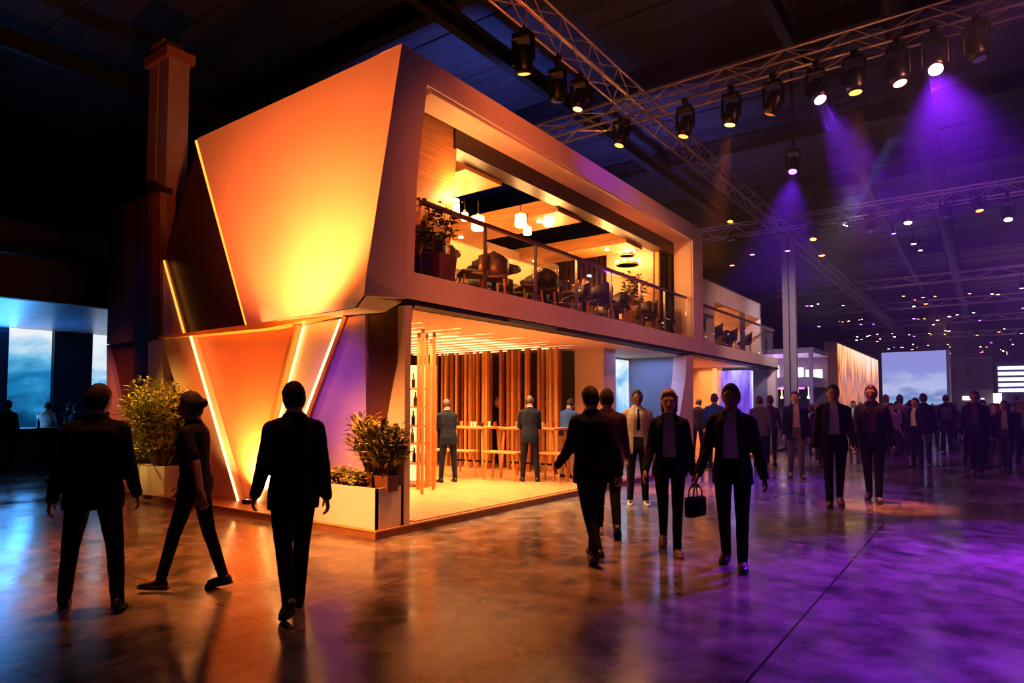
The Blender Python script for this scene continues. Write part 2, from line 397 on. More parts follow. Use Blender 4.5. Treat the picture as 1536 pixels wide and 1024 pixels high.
# ------------------------------------------------------------ annex at the far end
anx = thing('exhibition_stand', 'lower pale annex with terrace beyond the big lounge frame', 'exhibition stand', (-6.05, 17.2, 0))
def apart(mb, name, m, label=None, smooth=False):
    mb.v = [p - V(anx.location) for p in mb.v]; o = mb.build(name, m, anx, smooth)
    if label: o['label'] = label
    return o
ya, yb = 17.2, 24.9
mb = MB(); mb.span((XR - .5, ya, zb), (XR - .02, yb, zf - .02)); apart(mb, 'fascia', cream)
mb = MB(); mb.span((-10, ya, 2.95), (XR - .4, yb, 3.01)); apart(mb, 'soffit', wall_c)
mb = MB(); mb.span((-10, ya, 3.01), (XR - .4, yb, 3.34)); apart(mb, 'upper_floor', wood_d)
mb = MB(); mb.span((-8.6, ya, ZF), (-8.45, 24.8, 2.95)); mb.span((-8.46, 22.3, ZF), (-7.3, 22.4, 2.95)); apart(mb, 'back_wall', wall_c)
mb = MB()
ring = []
for k in range(9):
    a = math.pi * k / 8; ring.append(V((-6.8 - .5 * math.cos(a), 22.2 - .28 * math.sin(a), .2)))
mb.prism(ring + [V((-6.3, 22.5, .2)), V((-7.3, 22.5, .2))], (0, 0, 2.6))
apart(mb, 'video_wall', screenmat('purple_screen', [(.3, '#2b1466'), (.46, '#5a36b0'), (.56, '#8f7ce8'), (.7, '#e8ecff')], 1.2, (1, 2.2, .35), 1.5, .2, 3, .15, seed=8.), label='curved purple video wall')
mb = MB(); mb.span((-7.6, 24.3, ZF), (-6.35, 24.45, 2.95)); apart(mb, 'partition', grey_w)
mb = MB(); mb.span((-6.45, 24.6, ZF), (-6.1, 24.9, 2.95)); apart(mb, 'pier', cream)
mb = MB(); mb.prism([V((-7.62, 22.0, ZF)), V((-7.27, 22.0, ZF)), V((-7.3, 22.0, 1.2)), V((-7.36, 22.0, 2.2)), V((-7.44, 22.0, 2.95)), V((-7.5, 22.0, 2.95))], (0, .2, 0)); apart(mb, 'pier', cream)
# terrace above
xt = -6.5
zt = 5.3
mb = MB(); mb.span((-9.2, ya, zf), (-9.05, yb, zt)); apart(mb, 'terrace_wall', wall_c)
mb = MB(); mb.span((xt - .12, ya, zf), (xt, 19.3, zt)); apart(mb, 'terrace_screen_wall', cream)
mb = MB(); mb.span((xt - .12, 19.3, 4.75), (xt, 24.3, zt)); apart(mb, 'terrace_header', cream)
mb = MB(); mb.span((xt - .12, 20.4 + 1.8, zf), (xt, 22.4, 4.75)); apart(mb, 'terrace_post', grey_w)
mb = MB(); mb.span((-9.2, 24.2, zf), (xt, 24.35, zt)); apart(mb, 'terrace_end_wall', cream)
mb = MB(); mb.span((-9.2, ya, zt), (xt, 24.35, zt + .05)); apart(mb, 'terrace_roof', wall_br)
bal2 = thing('glass_balustrade', 'shorter glass balustrade along the annex terrace', 'balustrade', (XR, ya, zf))
n = 5; ys = [ya + .1 + (yb - ya - .2) * i / n for i in range(n + 1)]
for i in range(n):
    mb = MB(); mb.span((XR - .17, ys[i] + .02, zf - .02), (XR - .155, ys[i + 1] - .02, zf + 1.0)); bpart(mb, 'glass_panel', glass, bal2)
mb = MB(); mb.span((XR - .2, ya + .05, zf + 1.0), (XR - .125, yb, zf + 1.05)); bpart(mb, 'handrail', MATS['bronze_rail'], bal2)
# ------------------------------------------------------------ hall shell
def concrete():
    m, nt, b = nodes('polished_concrete')
    tc = nt.nodes.new('ShaderNodeTexCoord')
    def nz(sc, det, dist=0.):
        n = nt.nodes.new('ShaderNodeTexNoise'); n.inputs['Scale'].default_value = sc; n.inputs['Detail'].default_value = det
        n.inputs['Distortion'].default_value = dist; nt.links.new(tc.outputs['Object'], n.inputs['Vector']); return n
    a, c, d = nz(.55, 8, .5), nz(3.4, 8, .3), nz(.9, 5, .5)
    mx = nt.nodes.new('ShaderNodeMix'); mx.inputs[0].default_value = .55
    nt.links.new(a.outputs['Fac'], mx.inputs[2]); nt.links.new(c.outputs['Fac'], mx.inputs[3])
    r = nt.nodes.new('ShaderNodeValToRGB'); e = r.color_ramp.elements
    e[0].position = .36; e[0].color = (.03, .022, .017, 1); e[1].position = .64; e[1].color = (.33, .27, .22, 1)
    nt.links.new(mx.outputs[0], r.inputs[0])
    # joints sawn along the hall and across it
    sp = nt.nodes.new('ShaderNodeSeparateXYZ'); nt.links.new(tc.outputs['Object'], sp.inputs[0])
    def joint(axis, off, per, wd):
        ad = nt.nodes.new('ShaderNodeMath'); ad.operation = 'ADD'; ad.inputs[1].default_value = off; nt.links.new(sp.outputs[axis], ad.inputs[0])
        pp = nt.nodes.new('ShaderNodeMath'); pp.operation = 'PINGPONG'; pp.inputs[1].default_value = per / 2; nt.links.new(ad.outputs[0], pp.inputs[0])
        lt = nt.nodes.new('ShaderNodeMath'); lt.operation = 'LESS_THAN'; lt.inputs[1].default_value = wd; nt.links.new(pp.outputs[0], lt.inputs[0]); return lt
    j1, j2 = joint(0, 4.42, 3.25, .009), joint(1, -2.95, 6.5, .007)
    mxx = nt.nodes.new('ShaderNodeMath'); mxx.operation = 'MAXIMUM'; nt.links.new(j1.outputs[0], mxx.inputs[0]); nt.links.new(j2.outputs[0], mxx.inputs[1])
    jm = nt.nodes.new('ShaderNodeMix'); jm.data_type = 'RGBA'; nt.links.new(mxx.outputs[0], jm.inputs[0]); nt.links.new(r.outputs[0], jm.inputs[6]); jm.inputs[7].default_value = (.012, .01, .01, 1)
    nt.links.new(jm.outputs[2], b.inputs['Base Color'])
    mr = nt.nodes.new('ShaderNodeMapRange'); mr.inputs[1].default_value = .3; mr.inputs[2].default_value = .7; mr.inputs[3].default_value = .09; mr.inputs[4].default_value = .28
    nt.links.new(d.outputs['Fac'], mr.inputs[0]); nt.links.new(mr.outputs[0], b.inputs['Roughness'])
    n4 = nz(7, 5); bp = nt.nodes.new('ShaderNodeBump'); bp.inputs['Strength'].default_value = .1; bp.inputs['Distance'].default_value = .012
    nt.links.new(n4.outputs['Fac'], bp.inputs['Height']); nt.links.new(bp.outputs[0], b.inputs['Normal'])
    b.inputs['Specular IOR Level'].default_value = .6
    return m
HX0, HX1, HY0, HY1, HZ = -34., 26., -14., 96., 11.0
mb = MB(); mb.add([(HX0, HY0, 0), (HX1, HY0, 0), (HX1, HY1, 0), (HX0, HY1, 0), (HX0, HY0, -.2), (HX1, HY0, -.2), (HX1, HY1, -.2), (HX0, HY1, -.2)],
  [(0, 1, 2, 3), (7, 6, 5, 4), (0, 4, 5, 1), (1, 5, 6, 2), (2, 6, 7, 3), (3, 7, 4, 0)]); struct(mb.build('floor', concrete()))
deck = mat('roof_deck', '#2c2c36', .55, .1, var=.3, scale=1.2, stretch=(.3, 3, 1))
hwall = mat('hall_wall', '#0d0d12', .8, var=.2, scale=1)
bm_m = mat('roof_steel', '#15151b', .5, .3)
mb = MB(); mb.span((HX0, HY0, HZ), (HX1, HY1, HZ + .2))
for i in range(0, 56): mb.span((HX0, HY0 + i * 2.0, HZ - .05), (HX1, HY0 + i * 2.0 + .9, HZ))
struct(mb.build('ceiling', deck))
for nm, a, b in (('wall_left', (HX0 - .3, HY0, 0), (HX0, HY1, HZ)), ('wall_right', (HX1, HY0, 0), (HX1 + .3, HY1, HZ)), ('wall_back', (HX0, HY1, 0), (HX1, HY1 + .3, HZ)), ('wall_front', (HX0, HY0 - .3, 0), (HX1, HY0, HZ))):
    mb = MB(); mb.span(a, b); struct(mb.build(nm, hwall))
def ibeam(mb, a, b, wd=.28, ht=.5):
    a, b = V(a), V(b); up = V((0, 0, 1))
    mb.beam(a + up * ht / 2, b + up * ht / 2, wd, .04); mb.beam(a - up * ht / 2, b - up * ht / 2, wd, .04)
    d = (b - a); s = V((d.y, -d.x, 0)).normalized()
    mb.prism([a - up * ht / 2 - s * .015, a + up * ht / 2 - s * .015, b + up * ht / 2 - s * .015, b - up * ht / 2 - s * .015], s * .03)
k = 0
for y in (4.5, 10.5, 16.5, 22.5, 28.5, 34.5, 44, 54, 66, 80):
    k += 1; mb = MB(); ibeam(mb, (HX0, y, HZ - .4), (HX1, y, HZ - .4)); struct(mb.build('trim_%d' % k, bm_m))
for x in (-18, -9.2, -3.4, 3.0, 10.0, 17):
    k += 1; mb = MB(); ibeam(mb, (x, HY0, HZ - .95), (x, HY1, HZ - .95), .22, .4); struct(mb.build('trim_%d' % k, bm_m))
k += 1; mb = MB(); mb.tube([(-1.2, HY0, 9.6), (-1.2, HY1, 9.6)], .32, 16); struct(mb.build('trim_%d' % k, bm_m, smooth=True))

# hall columns
colm = mat('column_paint', '#7a6a68', .45, var=.08)
def column(name, label, c, w_, top, rz=0.):
    t = thing(name, label, 'column', (c[0], c[1], 0), rz)
    mb = MB()
    for s in (-1, 1): mb.box((s * w_ * .27, 0, top / 2), (w_ * .44, w_ * .5, top))
    mb.build('shaft', colm, t)
    mb = MB(); mb.box((0, .03, top / 2), (w_ * .2, w_ * .3, top)); mb.build('web', blackm, t)
    mb = MB(); mb.box((0, 0, .03), (w_ * 1.3, w_ * .8, .06)); mb.build('base_plate', blackm, t)
    mb = MB(); mb.box((0, 0, top + .1), (w_ * 1.15, w_ * .7, .2)); mb.box((0, -.05, top + .3), (w_ * .6, w_ * .5, .25)); mb.build('capital', mat('capital_steel', '#8a5a3c', .4, .3), t)
    return t
pc = U(249, 300, y=6.62)
column('steel_column', 'tall twin steel column rising behind the left end of the big stand', (pc.x, 6.62), .85, 8.75)
pc2 = U(1183, 400, y=25.6)
column('steel_column', 'pale steel column just beyond the annex, standing in the walkway', (pc2.x, 25.6), .46, 7.7)

# ------------------------------------------------------------ trusses
alu = mat('truss_aluminium', '#b0a8a4', .35, .75, var=.1)
def truss(label, a, b, sz=.4, group=None, bay=.55, r=.026):
    a, b = V(a), V(b); t = thing('lighting_truss', label, 'truss', a, 0, group); d = b - a; L = d.length; u = d.normalized()
    s = V((u.y, -u.x, 0)).normalized() * sz / 2; z = V((0, 0, sz / 2)); nb = max(2, int(L / bay))
    cs = {(i, j): s * i + z * j for i in (-1, 1) for j in (-1, 1)}
    for o in cs.values():
        mb = MB(); mb.tube([o, d + o], r, 8); mb.build('chord', alu, t, True)
    for p, q in (((-1, -1), (-1, 1)), ((1, -1), (1, 1)), ((-1, -1), (1, -1)), ((-1, 1), (1, 1))):
        mb = MB()
        for i in range(nb):
            A, B = (cs[p], cs[q]) if i % 2 else (cs[q], cs[p])
            mb.tube([d * (i / nb) + A, d * ((i + 1) / nb) + B], r * .5, 5, cap=False)
        mb.build('lacing', alu, t)
    return t
ZT = 8.0
truss('long lighting truss running down the hall above the edge of the big stand', (-6.16, 2, ZT + .42), (-6.16, 70, ZT + .42))
for y, lab in ((12.7, 'nearest crosswise lighting truss over the walkway'), (23.8, 'second crosswise lighting truss, meeting the long truss near the steel column'), (38.6, 'third crosswise lighting truss over the walkway'),
               (47.8, 'fourth crosswise lighting truss over the walkway'), (58, 'fifth crosswise lighting truss, deep in the hall'), (70, 'farthest crosswise lighting truss, above the hazy end of the hall')):
    truss(lab, (-9.5, y, ZT), (15, y, ZT), bay=.55 if y < 30 else 1.0)
# ------------------------------------------------------------ planters and plants
leafg = mat('leaf_green', '#6f7a2a', .5, var=.35, scale=9)
leafd = mat('leaf_dark', '#2c3016', .5, var=.35, scale=9)
leafy = mat('leaf_yellow_green', '#b8ad45', .5, var=.3, scale=9)
stemm = mat('stem_brown', '#6a4a2a', .7, var=.2)
soil = mat('soil', '#1c120b', .95, var=.3, scale=20, bump=.4)
pot_w = mat('planter_white', '#d8cfc8', .5, var=.03)
pot_br = mat('pot_brown', '#6b3c20', .55, var=.1)
def leaf(mb, p, d, L, W, droop=.3, mi=0):
    d = V(d).normalized(); s = d.cross(V((0, 0, 1)))
    s = s.normalized() if s.length > .05 else V((1, 0, 0))
    s = (s + V((random.uniform(-.4, .4), random.uniform(-.4, .4), random.uniform(-.4, .4)))).normalized()
    n = s.cross(d)
    a = p + d * L * .45 - V((0, 0, droop * L * .15)); t = p + d * L - V((0, 0, droop * L))
    mb.add([p, a + s * W + n * W * .3, t, a - s * W + n * W * .3, a], [(0, 1, 4), (1, 2, 4), (2, 3, 4), (3, 0, 4)], mi)
def bush(t, h, rad, ns, nl, L, W, mats, spread=.5, base=0., up=.7):
    st, lv = MB(), MB()
    for i in range(ns):
        a = random.uniform(0, 6.283); r = rad * .25 * random.random()
        p = V((math.cos(a) * r, math.sin(a) * r, base)); tip = V((math.cos(a) * rad * spread * random.uniform(.3, 1.2), math.sin(a) * rad * spread * random.uniform(.3, 1.2), base + h * random.uniform(.6, .97)))
        mid = (p + tip) / 2 + V((random.uniform(-.05, .05), random.uniform(-.05, .05), .03))
        st.tube([p, mid, tip], [.012, .009, .004], 5)
        for k in range(nl):
            u = random.uniform(.25, 1.); q = p.lerp(mid, u * 2) if u < .5 else mid.lerp(tip, u * 2 - 1)
            b = random.uniform(0, 6.283); rr = random.uniform(.02, rad * .45) * (1.2 - .5 * u)
            q = q + V((math.cos(b) * rr, math.sin(b) * rr, random.uniform(-.03, .08)))
            leaf(lv, q, (math.cos(b), math.sin(b), up * random.uniform(.2, 1.6)), L * random.uniform(.6, 1.2), W, .3, random.randrange(len(mats)))
    st.build('stems', stemm, t); lv.build('foliage', mats, t, fix=False)
def potbox(t, w0, w1, h, m, n=4, rot=math.pi / 4, name='pot'):
    mb = MB(); k = .72 if n == 4 else .54
    mb.lathe([(w0 * k, 0), (w1 * k, h), (w1 * k * .9, h), (w1 * k * .88, h - .04)], (0, 0, 0), n); me = mb.build(name, m, t)
    me.rotation_euler.z = rot
    mb = MB(); mb.lathe([(w1 * k * .88, h - .05), (0, h - .03)], (0, 0, 0), n); so = mb.build('soil', soil, t); so.rotation_euler.z = rot
# long white corner planter
pl = thing('corner_planter', 'long low white planter box at the front corner of the stand', 'planter', (-6.75, 5.73, ZF))
x0, x1, ya_, yb_, hp = -7.95, -6.02, 5.5, 5.94, .5
mb = MB()
for a, b in (((x0, ya_, ZF), (x1, ya_ + .03, ZF + hp)), ((x0, yb_ - .03, ZF), (x1, yb_, ZF + hp)), ((x0, ya_, ZF), (x0 + .03, yb_, ZF + hp)), ((x1 - .03, ya_, ZF), (x1, yb_, ZF + hp))): mb.span(a, b)
bpart(mb, 'box', pot_w, pl)
mb = MB(); mb.span((x0 + .03, ya_ + .03, ZF), (x1 - .03, yb_ - .03, ZF + hp - .06)); bpart(mb, 'soil', soil, pl)
zp = ZF + hp - .06
for i, (px, lab) in enumerate(((510, 'low leafy plant in the corner planter, farther from the corner'), (538, 'low leafy plant in the corner planter, next to the pots'))):
    p = U(px, 745, y=5.72); t = thing('leafy_plant', lab, 'plant', (p.x, 5.72, zp), 0); bush(t, .2, .2, 10, 40, .08, .025, [leafy, leafg], 1.2, 0, .5)
for px, h, lab in ((556, .78, 'dark spiky plant in a square brown pot inside the corner planter'), (580, .62, 'shorter dark plant in a square pot nearest the stand corner')):
    p = U(px, 745, y=5.74); t = thing('potted_plant', lab, 'plant', (p.x, 5.74, zp), .1)
    potbox(t, .19, .22, .2, pot_br); bush(t, h, .3, 16, 46, .2, .02, [leafd, leafy, leafy] if h > .7 else [leafd, leafd, leafy], .8, .18, 1.2)  # yellow leaves stand in for the light on the fronds
# tall shrub at the left end
p = U(240, 745, y=5.66)
t = thing('potted_shrub', 'tall feathery shrub in an octagonal white planter by the left panels', 'plant', (p.x, 5.7, ZF))
potbox(t, .62, .66, .48, pot_w, 8, math.pi / 8, 'planter'); bush(t, 1.6, .66, 34, 120, .17, .02, [leafy, leafy, leafg], .85, .42, .9)  # extra yellow leaves carry the warm light on the shrub
p = U(212, 735, y=5.8)
t = thing('potted_shrub', 'small shrub in a narrow planter behind the tall feathery shrub', 'plant', (p.x - .05, 5.8, ZF))
potbox(t, .28, .3, .45, pot_w, 8, math.pi / 8, 'planter'); bush(t, .55, .3, 9, 40, .12, .02, [leafg, leafy], .8, .42, .6)

# ------------------------------------------------------------ ground floor of the stand
ps = thing('pole_screen', 'screen of hanging wooden poles behind the high tables', 'screen', (-9.5, 12.6, ZF))
pcol = [mat('pole_oak', '#b06a30', .45, var=.25, stretch=(6, 6, .6)), mat('pole_red_oak', '#8a4420', .45, var=.25, stretch=(6, 6, .6)), mat('pole_pale_oak', '#cf9350', .45, var=.2, stretch=(6, 6, .6))]
random.seed(11)
for i in range(58):
    x = -12.1 + i * .0735 + random.uniform(-.025, .025); y = random.choice((12.35, 12.6, 12.85)) + random.uniform(-.06, .06)
    wd = random.uniform(.045, .075)
    mb = MB(); mb.box((x, y, ZF + 1.46), (wd, wd * .9, 2.88), rz=random.uniform(-.3, .3)); mb.v = [q - V(ps.location) for q in mb.v]
    mb.build('pole', random.choice(pcol), ps)
pf = thing('pole_screen', 'cluster of pale wooden poles by the bright shelf near the corner', 'screen', (-8.2, 8.6, ZF))
for i, (px, py) in enumerate(((627, 735), (633, 742), (639, 732), (646, 724), (650, 735), (668, 690), (704, 702), (729, 703))):
    if i > 4: q = U(px, py + (10 if i == 5 else 0), z=ZF)
    else: q = U(px, py, z=ZF)
    mb = MB(); mb.box((q.x, q.y, ZF + 1.43), (.05, .05, 2.84), rz=.3 * i, bev=.006); mb.v = [a - V(pf.location) for a in mb.v]; mb.build('pole', pcol[2] if i % 2 else pcol[0], pf)
# bright shelf unit
sh = thing('shelf_unit', 'brightly lit shelf unit of bottles just inside the stand corner', 'shelf', (-8.78, 8.95, ZF), 0.45)
mb = MB(); mb.span((-.34, .2, 0), (.34, .24, 2.3)); mb.build('back_panel', glow('lit_back_panel', '#ffd08a', 1.6), sh)
for x in (-.36, .33): mb = MB(); mb.span((x, -.2, 0), (x + .03, .24, 2.3)); mb.build('side_panel', wood, sh)
lev = [.08, .45, .82, 1.15, 1.5, 1.85]
for z in lev: mb = MB(); mb.span((-.34, -.2, z - .03), (.34, .22, z)); mb.build('shelf', wood, sh)
botm = [mat('bottle_dark', '#1d120a', .2), mat('bottle_amber', '#6a3212', .15), mat('box_white', '#e8dcc8', .5)]
shM = Matrix.Translation(sh.location) @ Matrix.Rotation(.45, 4, 'Z')
def bottle_mesh():
    mb = MB(); mb.lathe([(.034, 0), (.036, .02), (.036, .15), (.014, .2), (.013, .26), (.015, .265), (.015, .275), (0, .275)], seg=10); return mb.mesh('bottle')
bmeshes = []
for m in botm[:2]:
    me = bottle_mesh(); me.materials.append(m); bmeshes.append(me)
for li, z in enumerate(lev[1:]):
    for i in range(5):
        o = bpy.data.objects.new('bottle', bmeshes[(i + li) % 2]); COL.objects.link(o)
        o.location = shM @ V((-.25 + i * .125 + random.uniform(-.02, .02), -.03 + random.uniform(-.05, .05), z))
        tag(o, 'dark or amber bottle standing on the bright shelf unit', 'bottle', 'bottles on the bright shelf unit')
# high tables, benches, cups
tabm = wood
def high_table(c, L, lab, rz=0.):
    t = thing('high_table', lab, 'table', c, rz)
    mb = MB(); mb.box((0, 0, 1.03), (L, .72, .045), bev=.01); mb.build('tabletop', tabm, t)
    for sx in (-1, 1):
        for sy in (-1, 1): mb = MB(); mb.tube([(sx * (L / 2 - .1), sy * .27, 1.01), (sx * (L / 2 - .04), sy * .32, 0)], .028, 8); mb.build('leg', tabm, t)
    mb = MB(); mb.box((0, 0, .3), (L - .15, .04, .04)); mb.build('footrest', blackm, t); return t
def bench(c, L, lab, rz=0.):
    t = thing('bench', lab, 'bench', c, rz)
    mb = MB(); mb.box((0, 0, .56), (L, .34, .04), bev=.01); mb.build('seat', tabm, t)
    for sx in (-1, 1):
        for sy in (-1, 1): mb = MB(); mb.tube([(sx * (L / 2 - .12), sy * .1, .55), (sx * (L / 2 - .03), sy * .15, 0)], .022, 8); mb.build('leg', tabm, t)
    return t
high_table((-9.2, 11.15, ZF + .012), 1.25, 'high wooden table beside the man nearest the corner')
high_table((-7.65, 11.35, ZF + .012), 1.35, 'high wooden table in front of the navy-suited man seen from behind', .06)
bench((-9.15, 10.5, ZF + .012), 1.1, 'wooden bench in front of the high table farther from the pier')
bench((-7.95, 10.66, ZF + .012), .85, 'wooden bench left of the navy-suited man')
bench((-7.0, 11.0, ZF + .012), .6, 'short wooden bench in front of the table end by the pier')
cupm = [mat('cup_white', '#e9dfd0', .4), mat('cup_red', '#8a2d1a', .4), mat('cup_kraft', '#b0824a', .6), mat('cup_dark', '#2a1a10', .4)]
def cup_mesh(m, r=.035, h=.1):
    mb = MB(); mb.lathe([(r * .75, 0), (r, h), (r * .9, h), (r * .68, .01), (0, .01)], seg=10); me = mb.mesh('cup'); me.materials.append(m); return me
cups = [cup_mesh(m, .035, random.uniform(.08, .13)) for m in cupm]
for tc_, L, tl in (((-9.2, 11.15), 1.1, 'first'), ((-7.65, 11.35), 1.2, 'second')):
    for i in range(11):
        o = bpy.data.objects.new('cup', cups[i % 4]); COL.objects.link(o)
        o.location = (tc_[0] + random.uniform(-.5, .5) * L, tc_[1] + random.uniform(-.26, .26), ZF + .012 + 1.0527)
        where = 'table nearer the corner' if tl == 'first' else 'table nearer the pier'
        tag(o, ('white', 'red', 'kraft', 'dark')[i % 4] + ' cup on the high ' + where, 'cup', 'cups on the ' + where)

# ------------------------------------------------------------ upper lounge furniture
chm = mat('chair_dark', '#24140c', .5, var=.15); chp = mat('chair_rust', '#7a3420', .6, var=.15)
tbl = mat('table_dark_top', '#3a2416', .25, var=.2)
def chair_proto():
    t = thing('lounge_chair', 'dark lounge chair', 'chair')
    mb = MB(); mb.box((0, 0, .44), (.46, .45, .08), bev=.025); mb.build('seat', chm, t, True)
    mb = MB(); rg = []
    for k in range(9):
        a = R(-80 + 160 * k / 8); rg.append((math.sin(a) * .25, math.cos(a) * .24))
    vs = []; fs = []
    for k, (x, y) in enumerate(rg):
        hgt = .84 - .14 * abs(k - 4) / 4
        vs += [V((x, y, .46)), V((x * 1.08, y * 1.12, hgt)), V((x * .94, y * .97, hgt)), V((x * .88, y * .86, .46))]
    for k in range(8):
        for j in range(4): fs.append((k * 4 + j, k * 4 + (j + 1) % 4, k * 4 + 4 + (j + 1) % 4, k * 4 + 4 + j))
    fs += [(0, 1, 2, 3), (35, 34, 33, 32)]
    mb.add(vs, fs); mb.build('backrest', chm, t, True)
    for sx in (-1, 1):
        for sy in (-1, 1): mb = MB(); mb.tube([(sx * .17, sy * .17, .42), (sx * .21, sy * .21, 0)], [.018, .012], 6); mb.build('leg', wood, t)
    return t
def dtable(c, r, lab):
    t = thing('dining_table', lab, 'table', c)
    mb = MB(); mb.lathe([(0, .72), (r, .72), (r, .755), (0, .755)], seg=28); mb.build('tabletop', tbl, t)
    mb = MB(); mb.lathe([(.26, 0), (.27, .02), (.05, .05), (.04, .7), (.12, .72)], seg=16); mb.build('pedestal', blackm, t, True)
    return t
zl = 3.345
ch0 = chair_proto(); first = [True]
glm = glassmat('drinking_glass', (1, .95, .88), .03)
gl_me = MB().lathe([(.03, 0), (.03, .005), (.005, .01), (.005, .09), (.036, .13), (.04, .17), (.034, .22), (.032, .22), (.036, .17), (.03, .135), (0, .1)], seg=10).mesh('wine_glass'); gl_me.materials.append(glm)
plate_me = MB().lathe([(.06, 0), (.12, .015), (.118, .02), (.06, .007), (0, .007)], seg=18).mesh('plate'); plate_me.materials.append(cupm[0])
vase_me = MB().lathe([(.04, 0), (.07, .1), (.05, .22), (.03, .3), (.035, .32), (.02, .3), (0, .05)], seg=14).mesh('vase'); vase_me.materials.append(mat('vase_rose', '#c07a5a', .3))
cand_me = MB().lathe([(.035, 0), (.035, .14), (0, .14)], seg=10).mesh('candle'); cand_me.materials.append(glow('candle_glow', '#ffb050', 3))
tabs = [(-7.2, 7.75, .45, 'near the wood panel and potted plant'), (-7.15, 9.3, .5, 'below the clustered pendants'), (-7.1, 10.9, .5, 'in the middle of the lounge'), (-7.1, 12.5, .5, 'left of the lit cream panel'), (-7.1, 14.1, .55, 'in front of the lit cream panel'), (-7.1, 15.5, .4, 'at the end jamb'), (-8.6, 9.2, .5, 'in the second row below the oak beam'), (-8.6, 12.6, .5, 'in the second row by the slatted wall')]
for ti, (x, y, r, wl) in enumerate(tabs):
    dtable((x, y, zl), r, 'round dark dining table ' + wl)
    for k in range(4):
        a = R(45 + 90 * k + random.uniform(-15, 15)); loc = (x + math.cos(a) * (r + .2), y + math.sin(a) * (r + .2), zl); rz = a - math.pi / 2
        lab = 'dark rounded chair at the table ' + wl; grp = 'chairs at the table ' + wl
        if first[0]: first[0] = False; ch0.location = loc; ch0.rotation_euler.z = rz; ch0['label'] = lab; ch0['group'] = grp
        else: copy_tree(ch0, loc, rz, lab, grp)
    for k in range(3):
        a = random.uniform(0, 6.28); o = bpy.data.objects.new('wine_glass', gl_me); COL.objects.link(o); o.location = (x + math.cos(a) * r * .55, y + math.sin(a) * r * .55, zl + .755); tag(o, 'wine glass on the table ' + wl, 'glass', 'glasses on the table ' + wl)
    for k in range(2):
        a = 2.2 * ti + math.pi * k; o = bpy.data.objects.new('plate', plate_me); COL.objects.link(o); o.location = (x + math.cos(a) * r * .72, y + math.sin(a) * r * .72, zl + .755); tag(o, 'white plate on the table ' + wl, 'plate', 'plates on the table ' + wl)
    o = bpy.data.objects.new('vase' if ti % 2 else 'candle', vase_me if ti % 2 else cand_me); COL.objects.link(o); o.location = (x, y, zl + .755); tag(o, ('rose coloured vase' if ti % 2 else 'glowing candle') + ' on the table ' + wl, 'vase' if ti % 2 else 'candle')
# plants upstairs
t = thing('potted_plant', 'leafy plant in a square brown pot behind the glass, next to the wood panel', 'plant', (-6.42, 6.98, zf), .1)
potbox(t, .36, .42, .42, pot_br); bush(t, .95, .36, 9, 16, .15, .045, [leafd, leafg], .9, .4, .6)
t = thing('potted_plant', 'small dark plant at the left end of the lounge balustrade', 'plant', (-6.42, 6.58, zf), .1)
potbox(t, .26, .3, .3, mat('pot_black', '#1a0f0a', .5)); bush(t, .45, .25, 8, 16, .12, .04, [leafd, leafg], .9, .28, .6)
t = thing('flower_arrangement', 'tall dark leafy arrangement in front of the lit cream panel', 'plant', (-7.15, 15.1, zl))
potbox(t, .4, .45, .8, pot_br); bush(t, 1.0, .42, 10, 30, .16, .045, [leafd, leafg, leafd], .8, .72, .5)
# pendants and chandelier
pend_g = glow('pendant_shade', '#ffcf86', 7)
def pendant(c, r, h, top, lab, m=pend_g):
    t = thing('pendant_lamp', lab, 'lamp', c)
    mb = MB(); mb.lathe([(r * .85, 0), (r, h * .15), (r * .9, h), (0, h)], seg=18); mb.build('shade', m, t, True)
    mb = MB(); mb.tube([(0, 0, h), (0, 0, top - c[2])], .008, 6); mb.build('cord', blackm, t)
    mb = MB(); mb.lathe([(.03, h), (.02, h + .06), (0, h + .06)], seg=10); mb.build('cap', gold, t)
    light('POINT', 'pendant_light', (c[0], c[1], c[2] - .1), 14, '#ffb25e', size=.08)
def at_up(px, py, x): return U(px, py, x=x)
for px, py, x, r, h, lab in ((717, 345, -7.7, .13, .26, 'drum pendant lamp hanging nearest the wood panel'), (697, 331, -8.0, .07, .15, 'small pendant lamp behind the drum pendant'), (781, 340, -7.35, .12, .24, 'clear bell pendant lamp left in the cluster of three'), (791, 352, -7.6, .09, .16, 'lowest pendant lamp in the cluster'), (823, 338, -7.3, .12, .22, 'lantern pendant lamp by the oak beam'), (682, 322, -8.3, .1, .3, 'glowing wall-side pendant lamp beside the wood panel')):
    q = at_up(px, py, x); pendant(q, r, h, 5.6 if not (8.2 < q.y < 9.2 or 11.1 < q.y < 12.05) else 5.55, lab)
q = U(941, 398, x=-7.5)
t = thing('chandelier', 'tiered chandelier glowing against the tall cream panel', 'chandelier', q)
mb = MB(); mb.tube([(0, 0, .5), (0, 0, 5.9 - q.z)], .012, 6); mb.build('stem', blackm, t)
for z, r in ((0, .3), (.25, .2), (.45, .1)):
    mb = MB(); mb.lathe([(r, z), (r, z + .05), (r * .93, z + .05), (r * .93, z)], seg=20); mb.build('ring', gold, t)
    for k in range(int(r * 30)):
        a = 6.283 * k / int(r * 30); mb = MB(); mb.ball((math.cos(a) * r, math.sin(a) * r, z + .09), (.025, .025, .045), 8); mb.build('bulb', glow('bulb_warm', '#ffe0a8', 18), t, True)
light('POINT', 'chandelier_light', (q.x, q.y, q.z + .1), 60, '#ffb860', size=.15)
